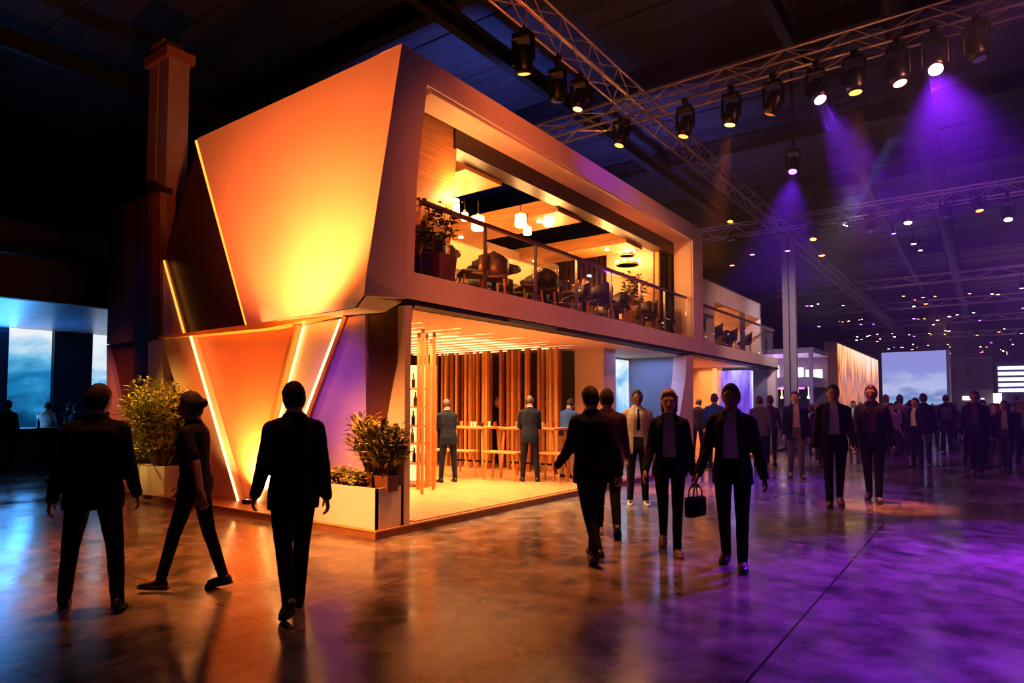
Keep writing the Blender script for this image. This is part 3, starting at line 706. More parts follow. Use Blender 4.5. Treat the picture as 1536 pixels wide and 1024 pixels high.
# terrace furniture on the annex
for i, (y, lab) in enumerate(((18.2, 'nearest the lounge frame'), (19.7, 'second from the lounge frame'), (21.2, 'beside the dark terrace post'), (22.8, 'at the far end'))):
    dtable((-7.3, y, zl), .42, 'round dark terrace table on the annex, ' + lab)
    for k in range(4):
        a = R(20 + 90 * k); copy_tree(ch0, (-7.3 + math.cos(a) * .62, y + math.sin(a) * .62, zl), a - math.pi / 2, 'dark chair at the annex terrace table ' + lab, 'annex chairs ' + lab)

# ------------------------------------------------------------ stage lights on the trusses
lb = mat('lamp_housing', '#0c0c10', .35, .3)
def head(px, py, lab, x=None, y=None, aim=(0, 0, -1), lens='#5a4632', es=.4, s=1., zc=None):
    p = U(px, py, x=x, y=y); top = V((p.x, p.y, (zc or ZT - .24)))
    t = thing('moving_head_light', lab, 'stage light', top)
    L = top.z - p.z
    d = V(aim).normalized(); M = frame(-d)
    mb = MB(); mb.box((0, 0, .0), (.1, .12, .1)); mb.build('clamp', lb, t)
    mb = MB(); zb0 = min(-.09, -L + .38 * s); mb.box((0, 0, zb0 / 2), (.05, .05, -zb0)); mb.box((0, 0, zb0), (.3 * s, .22 * s, .1 * s), bev=.02); mb.build('base', lb, t)
    for sx in (-1, 1): mb = MB(); mb.box((sx * .17 * s, 0, -L + .17 * s), (.035 * s, .1 * s, .4 * s), bev=.01); mb.build('yoke_arm', lb, t)
    mb = MB(); c = V((0, 0, -L + .02))
    prof = [(.06, .22), (.12, .2), (.14, .08), (.145, -.1), (.12, -.2), (.1, -.2), (.1, -.17), (0, -.17)]
    mb.rings([[c + M @ V((math.cos(6.283 * k / 18) * r * s, math.sin(6.283 * k / 18) * r * s, z * s)) for k in range(18)] for r, z in prof]); mb.build('head', lb, t, True)
    mb = MB(); mb.rings([[c + M @ V((math.cos(6.283 * k / 16) * r * s, math.sin(6.283 * k / 16) * r * s, z * s)) for k in range(16)] for r, z in ((.098, -.17), (.098, -.195), (.07, -.205), (0.001, -.21))])
    mb.build('lens', glow('lens_%s_%d' % (lens.strip('#'), int(es * 10)), lens, es), t, True)
    return top + c + d * .25, d
OR, PU, WH = '#ff9a3c', '#b07bff', '#dfe6ff'
XT, Y1, Y2 = -6.16, 12.5, 23.6
def AT(px, py, tx, ty): return V((tx, ty, 0)) - U(px, py, y=Y1)
headspec = [
 (785, 92, 'big black stage light hanging from the long truss above the roof edge', dict(x=-6.36, zc=8.18), (-.1, .25, -1), OR, 3, 1.15),
 (836, 138, 'unlit stage light second along the long truss from above', dict(x=-6.36, zc=8.18), (-.2, .2, -1), '#6a5a7a', .3, 1.),
 (869, 152, 'stage light third along the long truss, just before the truss crossing', dict(x=-6.36, zc=8.18), (-.1, -.2, -1), '#ffd9b0', 1.2, 1.),
 (932, 207, 'stage light hanging at the crossing of the two nearest trusses', dict(y=Y1), (-.2, -.2, -1), OR, 4, 1.),
 (1028, 192, 'stage light on the nearest cross truss, first right of the crossing', dict(y=Y1), (-.2, -.1, -1), OR, 4, 1.),
 (1097, 174, 'stage light with an orange beam on the nearest cross truss', dict(y=Y1), (-.15, -.05, -1), OR, 14, 1.),
 (1160, 157, 'dark stage light left of the brightest purple one', dict(y=Y1), (-.4, .1, -1), OR, .5, 1.),
 (1225, 141, 'glowing purple stage light on the nearest cross truss, left of two', dict(y=Y1), AT(1225, 141, .6, 9.6), PU, 60, 1.),
 (1282, 124, 'stage light with a pale orange beam between the purple ones', dict(y=Y1), (.05, -.05, -1), OR, 5, 1.05),
 (1346, 112, 'stage light with a faint beam left of the right-hand purple light', dict(y=Y1), (.2, -.2, -1), '#ffc9a0', 3, 1.05),
 (1402, 97, 'glowing purple stage light on the nearest cross truss, right of two', dict(y=Y1), AT(1402, 97, .3, 6.9), PU, 60, 1.05),
 (1465, 75, 'dark stage light at the outer end of the nearest cross truss', dict(y=Y1), (.2, -.1, -1), '#503a70', .4, 1.),
 (1096, 326, 'stage light left on the second cross truss', dict(y=Y2), (0, -.3, -1), OR, 5, 1.),
 (1220, 352, 'stage light with orange lens on the second cross truss', dict(y=Y2), (0, -.3, -1), OR, 8, 1.),
 (1264, 348, 'stage light throwing a white-blue beam upward from the second cross truss', dict(y=Y2), (.55, -.2, .9), WH, 30, 1.),
 (1306, 340, 'dark stage light right of the white-blue beam', dict(y=Y2), (0, -.2, -1), '#6a4a90', .6, 1.),
 (1362, 326, 'purple-rimmed stage light on the second cross truss', dict(y=Y2), (0, -.3, -1), '#ffe0b0', 14, 1.1),
 (1420, 318, 'dark stage light on the second cross truss beside the purple-rimmed one', dict(y=Y2), (0, -.2, -1), '#503a60', .5, 1.),
 (1468, 308, 'stage light on the second cross truss, next to last outward', dict(y=Y2), (.1, -.2, -1), OR, 5, 1.),
 (1512, 322, 'stage light with a white lens, last on the second cross truss', dict(y=Y2), (0, -.4, -1), '#ffffff', 25, 1.),
]
HEADS = {}
for px, py, lab, kw, aim, lc, es, s in headspec: HEADS[px] = head(px, py, lab, aim=aim, lens=lc, es=es, s=s, **kw)
HEADS[1190] = head(1190, 250, 'violet stage light hung on a drop pole between the first two cross trusses', y=17.5, aim=(.0, -.5, -1), lens='#8a4bff', es=12, s=1., zc=10.3)
# small lamps far down the hall
far = {}
for nm, c, es in (('white', '#fff2e0', 20), ('amber', '#ff9d4a', 14), ('violet', '#a05cff', 14), ('pink', '#ff6ad0', 9)):
    mb = MB(); mb.lathe([(.0, .3), (.08, .28), (.1, .12), (.11, 0), (.1, 0), (.09, .03), (0, .03)], seg=10); mb.tube([(0, 0, .28), (0, 0, .6)], .03, 6)
    hs = mb.mesh('housing'); hs.materials.append(lb)
    mb = MB(); mb.lathe([(0, .035), (.09, .035), (.09, .0), (0, -.02)], seg=10); ln = mb.mesh('lens'); ln.materials.append(glow('far_lens_' + nm, c, es)); far[nm] = (hs, ln)
random.seed(5)
trs = [(23.8, 7.7), (30, 8.6), (38.6, 7.7), (43, 8.5), (47.8, 7.7), (53, 8.5), (58, 7.7), (64, 8.4), (70, 7.7), (76, 8.4), (82, 7.9), (88, 8.3)]
def farlamp(nm, loc, sc):
    t = bpy.data.objects.new('ceiling_lamp', None); COL.objects.link(t); t.location = loc; t.scale = (sc,) * 3
    tag(t, nm + ' point of light among the lamps far down the hall ceiling', 'ceiling lamp', nm + ' far ceiling lamps')
    for me, n_ in zip(far[nm], ('housing', 'lens')):
        o = bpy.data.objects.new(n_, me); COL.objects.link(o); o.parent = t
for y, z in trs:
    for k in range(18 if y > 35 else 9):
        nm = random.choices(('white', 'amber', 'violet', 'pink'), (.46, .26, .2, .08))[0]
        farlamp(nm, (random.uniform(-9.3, 14.5), y + random.uniform(-.6, .6), z - .55 - random.random() * .5), random.uniform(.6, 1.1))
for k in range(16): farlamp('white' if k % 3 else 'amber', (5.6 + .12 * k, 40 + 3.1 * k, 7.3 - random.random() * .9), random.uniform(.8, 1.2))

# ------------------------------------------------------------ other stands in the hall
cw = thing('video_wall', 'tall freestanding video wall showing golden city towers', 'video wall', (-6.2, 37.5, 0))
mb = MB(); mb.span((-.62, 0, 0), (0, 15.8, 5.0)); mb.build('body', mat('wall_brown_body', '#7a5238', .5), cw)
mb = MB(); mb.span((0, .15, .1), (.05, 15.7, 4.9)); mb.build('screen', screenmat('city_screen', [(.26, '#4a1c06'), (.38, '#d06a14'), (.45, '#8a3c1c'), (.53, '#f09a3a'), (.62, '#f2d3ae'), (.8, '#e0b8b4')], 1.3, (1, .75, .2), 1.3, 1.2, 6.2, .5, 1.0, 2.), cw)
sk = thing('video_wall', 'large pale blue-violet video wall showing a cloudy sea horizon', 'video wall', (-6.6, 59, 0))
mb = MB(); mb.span((0, 0, .5), (4.35, .3, 5.95)); mb.build('body', blackm, sk)
mb = MB(); mb.span((.05, -.04, .6), (4.3, 0, 5.85)); mb.build('screen', screenmat('sky_screen', [(.2, '#3a7fa8'), (.34, '#8fc6e0'), (.42, '#6f86c8'), (.5, '#b9c4f0'), (.62, '#8d92dc')], .8, (.5, 1, 1.6), 1.0, .4, 5.8, .6, .5, 5.), sk)
mb = MB(); mb.span((4.36, -.5, 0), (4.5, 2.0, 5.9)); mb.build('side_fin', mat('fin_lilac', '#b7a7c9', .4), sk)
mb = MB(); mb.span((0, .05, 0), (4.35, .25, .5)); mb.build('plinth', blackm, sk)
hz = thing('exhibition_stand', 'broad dim grey stand closing the far end of the walkway', 'exhibition stand', (-1.9, 74, 0))
mb = MB(); mb.span((-2.8, 0, 0), (2.5, 3, 6.2)); mb.build('body', mat('far_grey', '#6a6376', .6), hz)
mb = MB(); mb.span((.5, -.06, 3.2), (2.4, 0, 6.0)); mb.build('sign_panel', mat('far_dark', '#2a2836', .5), hz)
for i, (x, z) in enumerate(((-2.2, 1.2), (-1.9, 1.6), (-1.3, .9), (.2, 2.2), (1.6, 2.0))): mb = MB(); mb.span((x, -.1, z), (x + .22 if i != 3 else x + .9, -.02, z + (1.7 if i < 2 else .35))); mb.build('light_panel', glow('far_panel_light', '#fff1dc', 3), hz)
ws = thing('exhibition_stand', 'bright white stand with lit shelves at the far right of the walkway', 'exhibition stand', (2.1, 73.5, 0))
mb = MB(); mb.span((-1.2, 0, 0), (6, 3, 5.6)); mb.build('body', mat('far_blue', '#3d3f5e', .6), ws)
for i in range(5): mb = MB(); mb.span((-1.1, -.1, 2.9 + i * .5), (.9 + .25 * i, -.02, 3.2 + i * .5)); mb.build('light_panel', glow('far_shelf_light', '#dfe2ff', 2.), ws)
mb = MB(); mb.span((-1.5, -.2, .2), (-.9, -.05, 2.8)); mb.build('light_panel', glow('far_panel_light', '#fff1dc', 3), ws)
vs = thing('exhibition_stand', 'two-level white and violet stand behind the walkway column', 'exhibition stand', (-9.6, 33, 0))
lil = mat('stand_lilac', '#b79bd0', .5)
mb = MB(); mb.span((-3.6, 0, 2.55), (3.1, 4, 3.0)); mb.build('gallery_floor', lil, vs)
mb = MB(); mb.span((-3.6, 3.6, 0), (3.1, 3.8, 4.4)); mb.build('back_wall', mat('stand_dusky', '#54404e', .6), vs)
mb = MB(); mb.span((-3.6, .2, 4.15), (3.1, 4, 4.4)); mb.build('roof', mat('stand_greywhite', '#a79fb0', .5), vs)
for x in (-3.4, -.4, 2.9): mb = MB(); mb.span((x, .1, 0), (x + .16, .3, 4.15)); mb.build('post', lil, vs)
for i, x in enumerate((-3.0, -1.9, .0, 1.2, 2.1)): mb = MB(); mb.span((x, 3.3, 3.05), (x + .75, 3.5, 3.5 + .13 * (i * 7 % 4))); mb.build('light_panel', glow('gallery_panel_light', '#fff0f4', 2.6), vs)
mb = MB(); mb.span((.3, .4, 2.44), (2.6, .55, 2.52)); mb.build('light_panel', glow('gallery_pink', '#e07adf', 2), vs)
for i, x in enumerate((-2.5, -1.4, -.7, 1.5, 2.2, 2.6)): mb = MB(); mb.ball((x, .8 + .3 * (i % 3), 2.05), .07, 8); mb.tube([(x, .8 + .3 * (i % 3), 2.1), (x, .8 + .3 * (i % 3), 2.56)], .01, 5); mb.build('lamp', glow('gallery_lamp', '#ffd9a0', 9), vs)
# blue stand at the far left
bs = thing('exhibition_stand', 'dark stand with blue cloud screens under a pale canopy, beyond the left visitors', 'exhibition stand', (-22.5, 6, 0))
navy = mat('navy_panel', '#223348', .5, var=.1)
mb = MB(); mb.span((-.4, -9, 0), (0, 8, 4.0)); mb.build('back_wall', navy, bs)
mb = MB(); mb.span((-.4, -9, 3.84), (6.1, 8, 3.95)); mb.build('canopy', mat('canopy_grey', '#8a93a8', .35, .2, var=.3, scale=1.5, stretch=(1, 4, 1)), bs)
mb = MB(); mb.span((6.1, -9, 3.84), (6.3, 8, 4.75)); mb.build('canopy_fascia', mat('fascia_black', '#0c0c12', .6), bs)
def zy(px): return U(px, 550, x=-22.4).y - 6
cl = screenmat('cloud_screen_left', [(.36, '#073a66'), (.46, '#1f86c4'), (.56, '#6fc2ee'), (.68, '#f2f8ff')], .9, (1, .55, 1.1), .95, .9, 3.9, .45, .7, 1.3)
mb = MB(); mb.span((0, zy(14), .9), (.08, zy(77), 3.84)); mb.build('screen', cl, bs)
mb = MB(); mb.span((0, zy(139), .9), (.08, zy(139) + 2.2, 3.84)); mb.build('screen', cl, bs)
mb = MB(); mb.span((0, zy(14) - .35, 0), (.12, zy(14) - .04, 3.84)); mb.build('pilaster', navy, bs)
mb = MB(); mb.span((0, zy(77) + .04, 0), (.16, zy(137), 3.84)); mb.build('pilaster', navy, bs)
ct = thing('bar_counter', 'dark bar counter in front of the blue cloud screen', 'counter', (-19.6, 6.5, 0))
mb = MB(); mb.span((-.3, -2.2, 1.0), (.35, 1.6, 1.06)); mb.build('worktop', wood_d, ct)
mb = MB(); mb.span((-.22, -2.1, 0), (.25, 1.5, 1.0)); mb.build('body', navy, ct)
for i, (dy, m) in enumerate(((-1.2, 2), (-.6, 0), (-.1, 2), (.5, 1))):
    o = bpy.data.objects.new('bottle', bmeshes[i % 2]); COL.objects.link(o); o.location = (-19.55, 6.5 + dy, 1.06); tag(o, 'bottle standing on the bar counter before the blue screen', 'bottle', 'bottles on the far bar counter')
dk = mat('duct_brown', '#57403a', .5, .2)
t = thing('air_duct', 'wide brown air duct crossing above the blue stand', 'duct', (-18.2, -8, 5.55))
mb = MB(); mb.tube([(0, 0, 0), (0, 24, 0)], .42, 20); mb.build('pipe', dk, t, True)
for y in (3, 9, 15, 21): mb = MB(); mb.tube([(0, y, 0), (0, y + .1, 0)], .45, 20); mb.build('collar', dk, t, True)
# ------------------------------------------------------------ people
WORK = bpy.data.scenes.new('workbench')
def remesh(mb, voxel, it=3, fac=.5):
    me = mb.mesh('tmp'); o = bpy.data.objects.new('tmp', me); WORK.collection.objects.link(o)
    m = o.modifiers.new('r', 'REMESH'); m.mode = 'VOXEL'; m.voxel_size = voxel; m.use_smooth_shade = True
    if it: s = o.modifiers.new('s', 'SMOOTH'); s.factor = fac; s.iterations = it
    vl = WORK.view_layers[0]; vl.update()
    out = bpy.data.meshes.new_from_object(o.evaluated_get(vl.depsgraph)); bpy.data.objects.remove(o); bpy.data.meshes.remove(me)
    out.materials.clear(); out.polygons.foreach_set('use_smooth', [True] * len(out.polygons))
    return out
def displace(me, fn):
    n = len(me.vertices); co = [0.] * (3 * n); no = [0.] * (3 * n)
    me.vertices.foreach_get('co', co); me.vertex_normals.foreach_get('vector', no)
    for i in range(0, 3 * n, 3):
        k = fn(V((co[i], co[i + 1], co[i + 2])))
        for j in (0, 1, 2): co[i + j] += no[i + j] * k
    me.vertices.foreach_set('co', co); me.update()
def sst(a, b, x):
    t = min(1, max(0, (x - a) / (b - a))); return t * t * (3 - 2 * t)
def lerp(a, b, t): return a + (b - a) * t
def loft(mb, secs, T, ex=2.4, seg=28):
    rings = []
    for z, hw, hd, yc in secs:
        ring = []
        for k in range(seg):
            a = 2 * math.pi * k / seg; c, s_ = math.cos(a), math.sin(a)
            ring.append(T(V((math.copysign(abs(c) ** (2 / ex), c) * hw, yc + math.copysign(abs(s_) ** (2 / ex), s_) * hd, z))))
        rings.append(ring)
    mb.rings(rings)
def head_pt(d, woman=False):
    x, y, z = d; p = V((x * .082, y * .102, z * .125))
    if z < 0:
        k = -z
        p.x *= 1 - (.30 if y < 0 else .30 - .12 * y) * k ** 1.6
        if y > 0: p.y *= 1 - .22 * k
        else: p.y *= 1 - .06 * k
    else: p.y += .006 * z
    if woman: p.x *= .95
    return p
SKIN = {}
def skin(h, name): return mat(name, h, .5, var=.05, scale=14)
skA, skB, skC = skin('#c08a68', 'skin_light'), skin('#8a5a3e', 'skin_tan'), skin('#5a3626', 'skin_brown')
lipm = mat('lips', '#8a4038', .45, var=.05); eyew = mat('eye_white', '#857a70', .3, var=.02); eyed = mat('eye_dark', '#140c08', .2, var=.02)
hairm = {'black': mat('hair_black', '#0e0a09', .75, var=.3, scale=30, stretch=(1, 1, .2)), 'brown': mat('hair_brown', '#3a2213', .5, var=.3, scale=30), 'fair': mat('hair_fair', '#9a6a34', .5, var=.3, scale=30), 'grey': mat('hair_grey', '#6a625c', .5, var=.3, scale=30)}
def cloth(name, h, rough=.8): return mat(name, h, rough, var=.15, scale=40, bump=.08, spec=.12)
C_ = {'black': cloth('cloth_black', '#121014'), 'navy': cloth('cloth_navy', '#1a1d2c'), 'char': cloth('cloth_charcoal', '#26222a'), 'blue': cloth('cloth_blue', '#2f4f94'), 'denim': cloth('cloth_denim', '#2c3450'),
      'beige': cloth('cloth_beige', '#b09a86'), 'white': cloth('cloth_white', '#d8d2d2'), 'lilac': cloth('cloth_lilac', '#9a8aa6'), 'grey': cloth('cloth_grey', '#5d5560'), 'pink': cloth('cloth_pink', '#d9a3b8'),
      'brown': cloth('cloth_brown', '#5a4438'), 'taupe': cloth('cloth_taupe', '#6a5a50'), 'slate': cloth('cloth_slate', '#171b2a'), 'plum': cloth('cloth_plum', '#4a2c46')}
shoem = mat('shoe_leather', '#15100e', .35, var=.1); solem = mat('shoe_sole_white', '#d8d0c8', .5); shoet = mat('shoe_tan', '#7a4a2c', .45)

def build_person(label, loc, rz, H=1.8, pose=None, top='jacket', tc='black', shirt='white', legs='black', hair='black', hl='short', sk=skA, woman=False, shoe=None, vox=.009, openj=True, group=None, girth=1., name='person', cat='person', tie=None, sit=False):
    P = dict(lean=0, twist=0, yaw=0, nod=0, la=(0, 6, 12), ra=(0, 6, 12), ll=(0, 3, 0, 0), rl=(0, 3, 0, 0), curl=25, lin=0, rin=0)
    P.update(pose or {})
    S = H / 1.8
    root = thing(name, label, cat, loc, rz, group)
    wk = .9 if woman else 1.
    # upper body transform about the hips
    hip = V((0, 0, .98))
    Mu = Matrix.Translation(hip) @ Matrix.Rotation(R(P['lean']), 4, 'X') @ Matrix.Rotation(R(P['twist']), 4, 'Z') @ Matrix.Translation(-hip)
    Tu = lambda p: Mu @ p
    def Ts(p):   # gradual along the spine
        k = sst(.92, 1.2, p.z); return p.lerp(Mu @ p, k)
    nk = V((0, .012, 1.56))
    Mh = Mu @ Matrix.Translation(nk) @ Matrix.Rotation(R(P['yaw']), 4, 'Z') @ Matrix.Rotation(R(P['nod']), 4, 'X') @ Matrix.Translation(-nk)
    hc = V((0, -.014, 1.664))
    Th = lambda p: Mh @ (hc + p)
    def arm(side, a, ab, e, inn):
        sh = Tu(V((side * .170 * wk, .005, 1.426)))
        def dr(an, x): v = Mu.to_3x3() @ V((x, -math.sin(R(an)) * math.cos(math.asin(max(-1, min(1, x)))), -math.cos(R(an)) * math.cos(math.asin(max(-1, min(1, x)))))); return v.normalized()
        el = sh + dr(a, side * math.sin(R(ab))) * .295
        fd = dr(a + e, side * math.sin(R(ab - inn))); wr = el + fd * .255
        th = Mu.to_3x3() @ V((0, -math.cos(R(a + e)), math.sin(R(a + e)))); th = (th - fd * th.dot(fd)).normalized()
        n = fd.cross(th) * side
        if n.dot(Mu.to_3x3() @ V((-side, 0, 0))) < 0: n = -n
        return sh, el, wr, fd, th, n
    def leg(side, a, ab, b, fp):
        h = V((side * .092, 0, .93)); sx = side * math.sin(R(ab))
        d1 = V((sx, -math.sin(R(a)), -math.cos(R(a)))).normalized(); k = h + d1 * .43
        d2 = V((sx * .6, -math.sin(R(a - b)), -math.cos(R(a - b)))).normalized(); an = k + d2 * .415
        f = V((side * .12, -math.cos(R(fp)), -math.sin(R(fp)))).normalized()
        return h, k, an, f
    A = {1: arm(1, *P['la'], P['lin']), -1: arm(-1, *P['ra'], P['rin'])}
    L = {1: leg(1, *P['ll']), -1: leg(-1, *P['rl'])}
    zmin = 1e9
    for s_ in (1, -1):
        h, k, an, f = L[s_]
        up = V((0, f.z, -f.y)).normalized() if abs(f.y) > .01 else V((0, 0, 1))
        zmin = min(zmin, (an - up * .088 + f * .16).z, (an - up * .088 - f * .06).z)
    g = girth
    # ---- body
    b = MB()
    tors = [(.84, .13, .10, .0), (.90, .165 * (1.04 if woman else 1), .118, .008), (.97, .168 * (1.05 if woman else 1), .118, .012), (1.06, .15 * wk, .1, .004), (1.15, .142 * wk, .096, 0), (1.26, .158 * wk, .11, -.004), (1.36, .172 * wk, .116, -.004), (1.43, .158 * wk, .104, .004), (1.475, .118 * wk, .082, .01), (1.515, .078 * wk, .066, .012), (1.54, .06 * wk, .06, .012), (1.6, .059 * wk, .062, .012), (1.63, .052, .055, .012)]
    gz = lambda z: g if z < 1.3 else 1 + (g - 1) * .25
    loft(b, [(z, hw * gz(z), hd * gz(z), yc) for z, hw, hd, yc in tors], Ts)
    rings = []
    for i in range(17):
        t = math.pi * i / 16; sn = max(math.sin(t), .03)
        rings.append([Th(head_pt(V((math.cos(6.2832 * k / 28) * sn, math.sin(6.2832 * k / 28) * sn, -math.cos(t))), woman)) for k in range(28)])
    b.rings(rings)
    b.capsule(Th(V((0, -.094, .012))), Th(V((0, -.114, -.03))), .009, .0145, 10)
    for s_ in (-1, 1):
        b.capsule(Th(V((s_ * .016, -.09, .03))), Th(V((s_ * .05, -.08, .028))), .011, .008, 8)
        b.capsule(Th(V((s_ * .026, -.091, .008))), Th(V((s_ * .036, -.088, .008))), .0095, .0085, 8)
        b.ball(Th(V((s_ * .077, .008, -.005))), (.009, .02, .033), 12, M=Mh.to_3x3())
    b.capsule(Th(V((-.018, -.094, -.062))), Th(V((.018, -.094, -.062))), .009, .009, 8)
    b.capsule(Th(V((-.02, -.084, -.104))), Th(V((.02, -.084, -.104))), .017, .017, 8)
    hv = .0062 if vox < .011 else .0075
    for s_ in (1, -1):
        sh, el, wr, fd, th, n = A[s_]
        b.capsule(Tu(V((s_ * .06, .014, 1.475))), sh, .048 * wk, .056 * wk)
        b.capsule(sh, el, .053 * wk * g, .042 * wk); b.capsule(el, wr, .043 * wk, .028)
        b.capsule(wr - fd * .01, wr + fd * .03, .027, .03, 14, .62, n)
        pb = wr + fd * .02; pe = wr + fd * .095
        for o_ in (-.028, -.01, .01, .028): b.capsule(pb + th * o_ * .8, pe + th * o_, .0155, .0135, 10)
        c0 = P['curl']
        for o_, ln, cc in ((.033, .068, 0), (.011, .077, 4), (-.011, .07, 8), (-.033, .055, 14)):
            q = pe + th * o_; ang = c0 * .5 + cc * .5; dd = (fd + th * o_ * 2).normalized()
            for fr, r0, r1 in ((.45, .0098, .0092), (.31, .0092, .0085), (.24, .0085, .0072)):
                d_ = (dd * math.cos(R(ang)) + n * math.sin(R(ang))).normalized(); e_ = q + d_ * ln * fr * 1.05
                b.capsule(q, e_, r0, r1, 8); q = e_; ang += c0 + cc * .5
        q = wr + fd * .035 + th * .026
        for ln, r0, r1, dv in ((.038, .0145, .0125, fd * .55 + th * .75 + n * .3), (.032, .0122, .0108, fd * .85 + th * .35 + n * .3), (.024, .0106, .0085, fd * .95 + th * .1 + n * .35)):
            e_ = q + dv.normalized() * ln; b.capsule(q, e_, r0, r1, 8); q = e_
        h, k, an, f = L[s_]
        b.capsule(h, k, .082 * g, .054); b.capsule(k, an, .052, .036); b.capsule(an - V((0, 0, .03)), an + f * .13 - V((0, 0, .05)), .035, .03, 12)
    me = remesh(b, hv if vox < .011 else vox * .8, 2)
    # face colour zones
    Mi = Mh.inverted()
    me.materials.append(sk); me.materials.append(lipm); me.materials.append(eyew); me.materials.append(eyed)
    for p in me.polygons:
        q = Mi @ p.center - hc
        if q.y < -.075:
            if abs(q.x) < .023 and -.07 < q.z < -.054 and q.y < -.093: p.material_index = 1
            for s_ in (-1, 1):
                dx, dz = q.x - s_ * .031, q.z - .008
                if (dx / .014) ** 2 + (dz / .0065) ** 2 < 1: p.material_index = 3 if dx * dx + dz * dz < .00004 else 2
    def put(me_, nm, m, par=root, lab=None):
        me_.name = nm; o = bpy.data.objects.new(nm, me_); COL.objects.link(o); o.parent = par
        if m: me_.materials.append(m)
        me_.transform(Matrix.Scale(S, 4) @ Matrix.Translation((0, 0, -zmin)))
        if lab: o['label'] = lab
        return o
    put(me, 'body', None)
    # ---- hair
    def hline(d):
        y = d.y
        base = lerp(.60, .16, sst(-.75, -.25, y)) if y < -.25 else lerp(.16, -.74, sst(-.2, .5, y))
        return base
    if hl != 'bald':
        hb = MB(); N, K = 26, 44; infl = .014 if hl == 'short' else .02
        grid = []
        for i in range(N):
            t = math.pi * i / (N - 1); sn = max(math.sin(t), .01); row = []
            for k in range(K):
                d = V((math.cos(6.2832 * k / K) * sn, math.sin(6.2832 * k / K) * sn, math.cos(t)))
                m_ = sst(-.06, .16, d.z - hline(d)); nz = noise.noise(d * 7) * .004 + noise.noise(d * 22) * .0025
                row.append((Th(head_pt(d, woman) * (1 + (infl * m_ + nz * m_ - .006 * (1 - m_)) / .1)), m_))
            grid.append(row)
        vs = [q for r_ in grid for q, _ in r_]; mk = [m_ for r_ in grid for _, m_ in r_]; fs = []
        for i in range(N - 1):
            for k in range(K):
                f4 = (i * K + k, i * K + (k + 1) % K, (i + 1) * K + (k + 1) % K, (i + 1) * K + k)
                if max(mk[j] for j in f4) > .02: fs.append(f4)
        hb.add(vs, fs)
        if hl == 'bob':
            for k in range(13):
                a = R(22 + 136 * k / 12); d = V((math.cos(a) * .078, math.sin(a) * .085 + .008, .0))
                hb.capsule(Th(d + V((0, 0, .05))), Th(V((d.x * 1.05, d.y * 1.02, -.1 + .012 * math.sin(k * 2.1) - .02 * math.sin(a)))), .024, .013, 8)
        if hl == 'bun': hb.ball(Th(V((0, .115, .03))), (.045, .042, .045), 14)
        if hl == 'tail':
            hb.capsule(Th(V((0, .1, .05))), Th(V((0, .13, .0))), .022, .028, 10); hb.capsule(Th(V((0, .13, .0))), Th(V((0, .11, -.16))), .028, .012, 10)
        put(hb.mesh('hair'), 'hair', hairm[hair]).data.polygons.foreach_set('use_smooth', [True] * len(hb.f))
    # ---- trousers
    t = MB(); gx = g
    loft(t, [(.83, .135 * gx, .11, .0), (.90, .176 * gx * (1.03 if woman else 1), .128 * gx, .008), (.97, .176 * gx * (1.03 if woman else 1), .126 * gx, .01), (1.05, .16 * wk * gx, .11 * gx, .004), (1.08, .156 * wk * gx, .106 * gx, .003)], lambda p: p.lerp(Ts(p), .6))
    fit = .9 if woman else 1.
    for s_ in (1, -1):
        h, k, an, f = L[s_]
        t.capsule(h, k, .094 * g * fit, .067 * fit); t.capsule(k, an + (an - k).normalized() * .03, .066 * fit, .05 * fit)
        for q in range(3):
            c = lerp(k, an, .72 + .14 * q); t.ball(c + V((0, -.01 * (q % 2), 0)), (.053 * fit, .055 * fit, .02), 12)
    tm = remesh(t, vox, 3)
    displace(tm, lambda c: .0035 * noise.noise(V((c.x * 14, c.y * 14, c.z * 9))))
    put(tm, 'trousers', C_[legs])
    # ---- shoes
    for s_ in (1, -1):
        h, k, an, f = L[s_]; up = f.cross(V((1, 0, 0))).normalized(); up = up if up.z > 0 else -up; sd = f.cross(up).normalized()
        b0 = an - up * .088; m = MB(); rr = []
        for u, hw, ht in ((-.068, .02, .035), (-.06, .033, .075), (-.02, .038, .1), (.03, .042, .085), (.085, .049, .06), (.14, .047, .045), (.175, .034, .034), (.19, .015, .022)):
            rr.append([b0 + f * u + sd * (math.cos(6.2832 * k_ / 16) * hw) + up * (ht / 2 + .004 + math.copysign(abs(math.sin(6.2832 * k_ / 16)) ** .7, math.sin(6.2832 * k_ / 16)) * ht / 2) for k_ in range(16)])
        m.rings(rr); sm = m.mesh('shoe'); sm.polygons.foreach_set('use_smooth', [True] * len(sm.polygons)); so = put(sm, 'shoe', shoe or shoem)
        m = MB(); m.rings([[b0 + f * u + sd * x_ * hw - up * 0 + up * z_ for x_, z_ in ((-1, 0), (1, 0), (1, .014), (-1, .014))] for u, hw in ((-.07, .026), (-.03, .04), (.08, .051), (.15, .046), (.188, .022))])
        put(m.mesh('sole'), 'sole', solem if shoe is solem or shoe is shoet else shoem, so)
    # ---- shirt
    s = MB(); k1 = .006
    loft(s, [(z, hw * gz(z) + k1 + .004 - .004 * (z > 1.4), hd * gz(z) + k1 + .004, yc) for z, hw, hd, yc in tors if 1.0 < z < 1.52] + [(1.522, .078 * wk, .07, .012), (1.56, .066 * wk, .066, .008)], Ts)
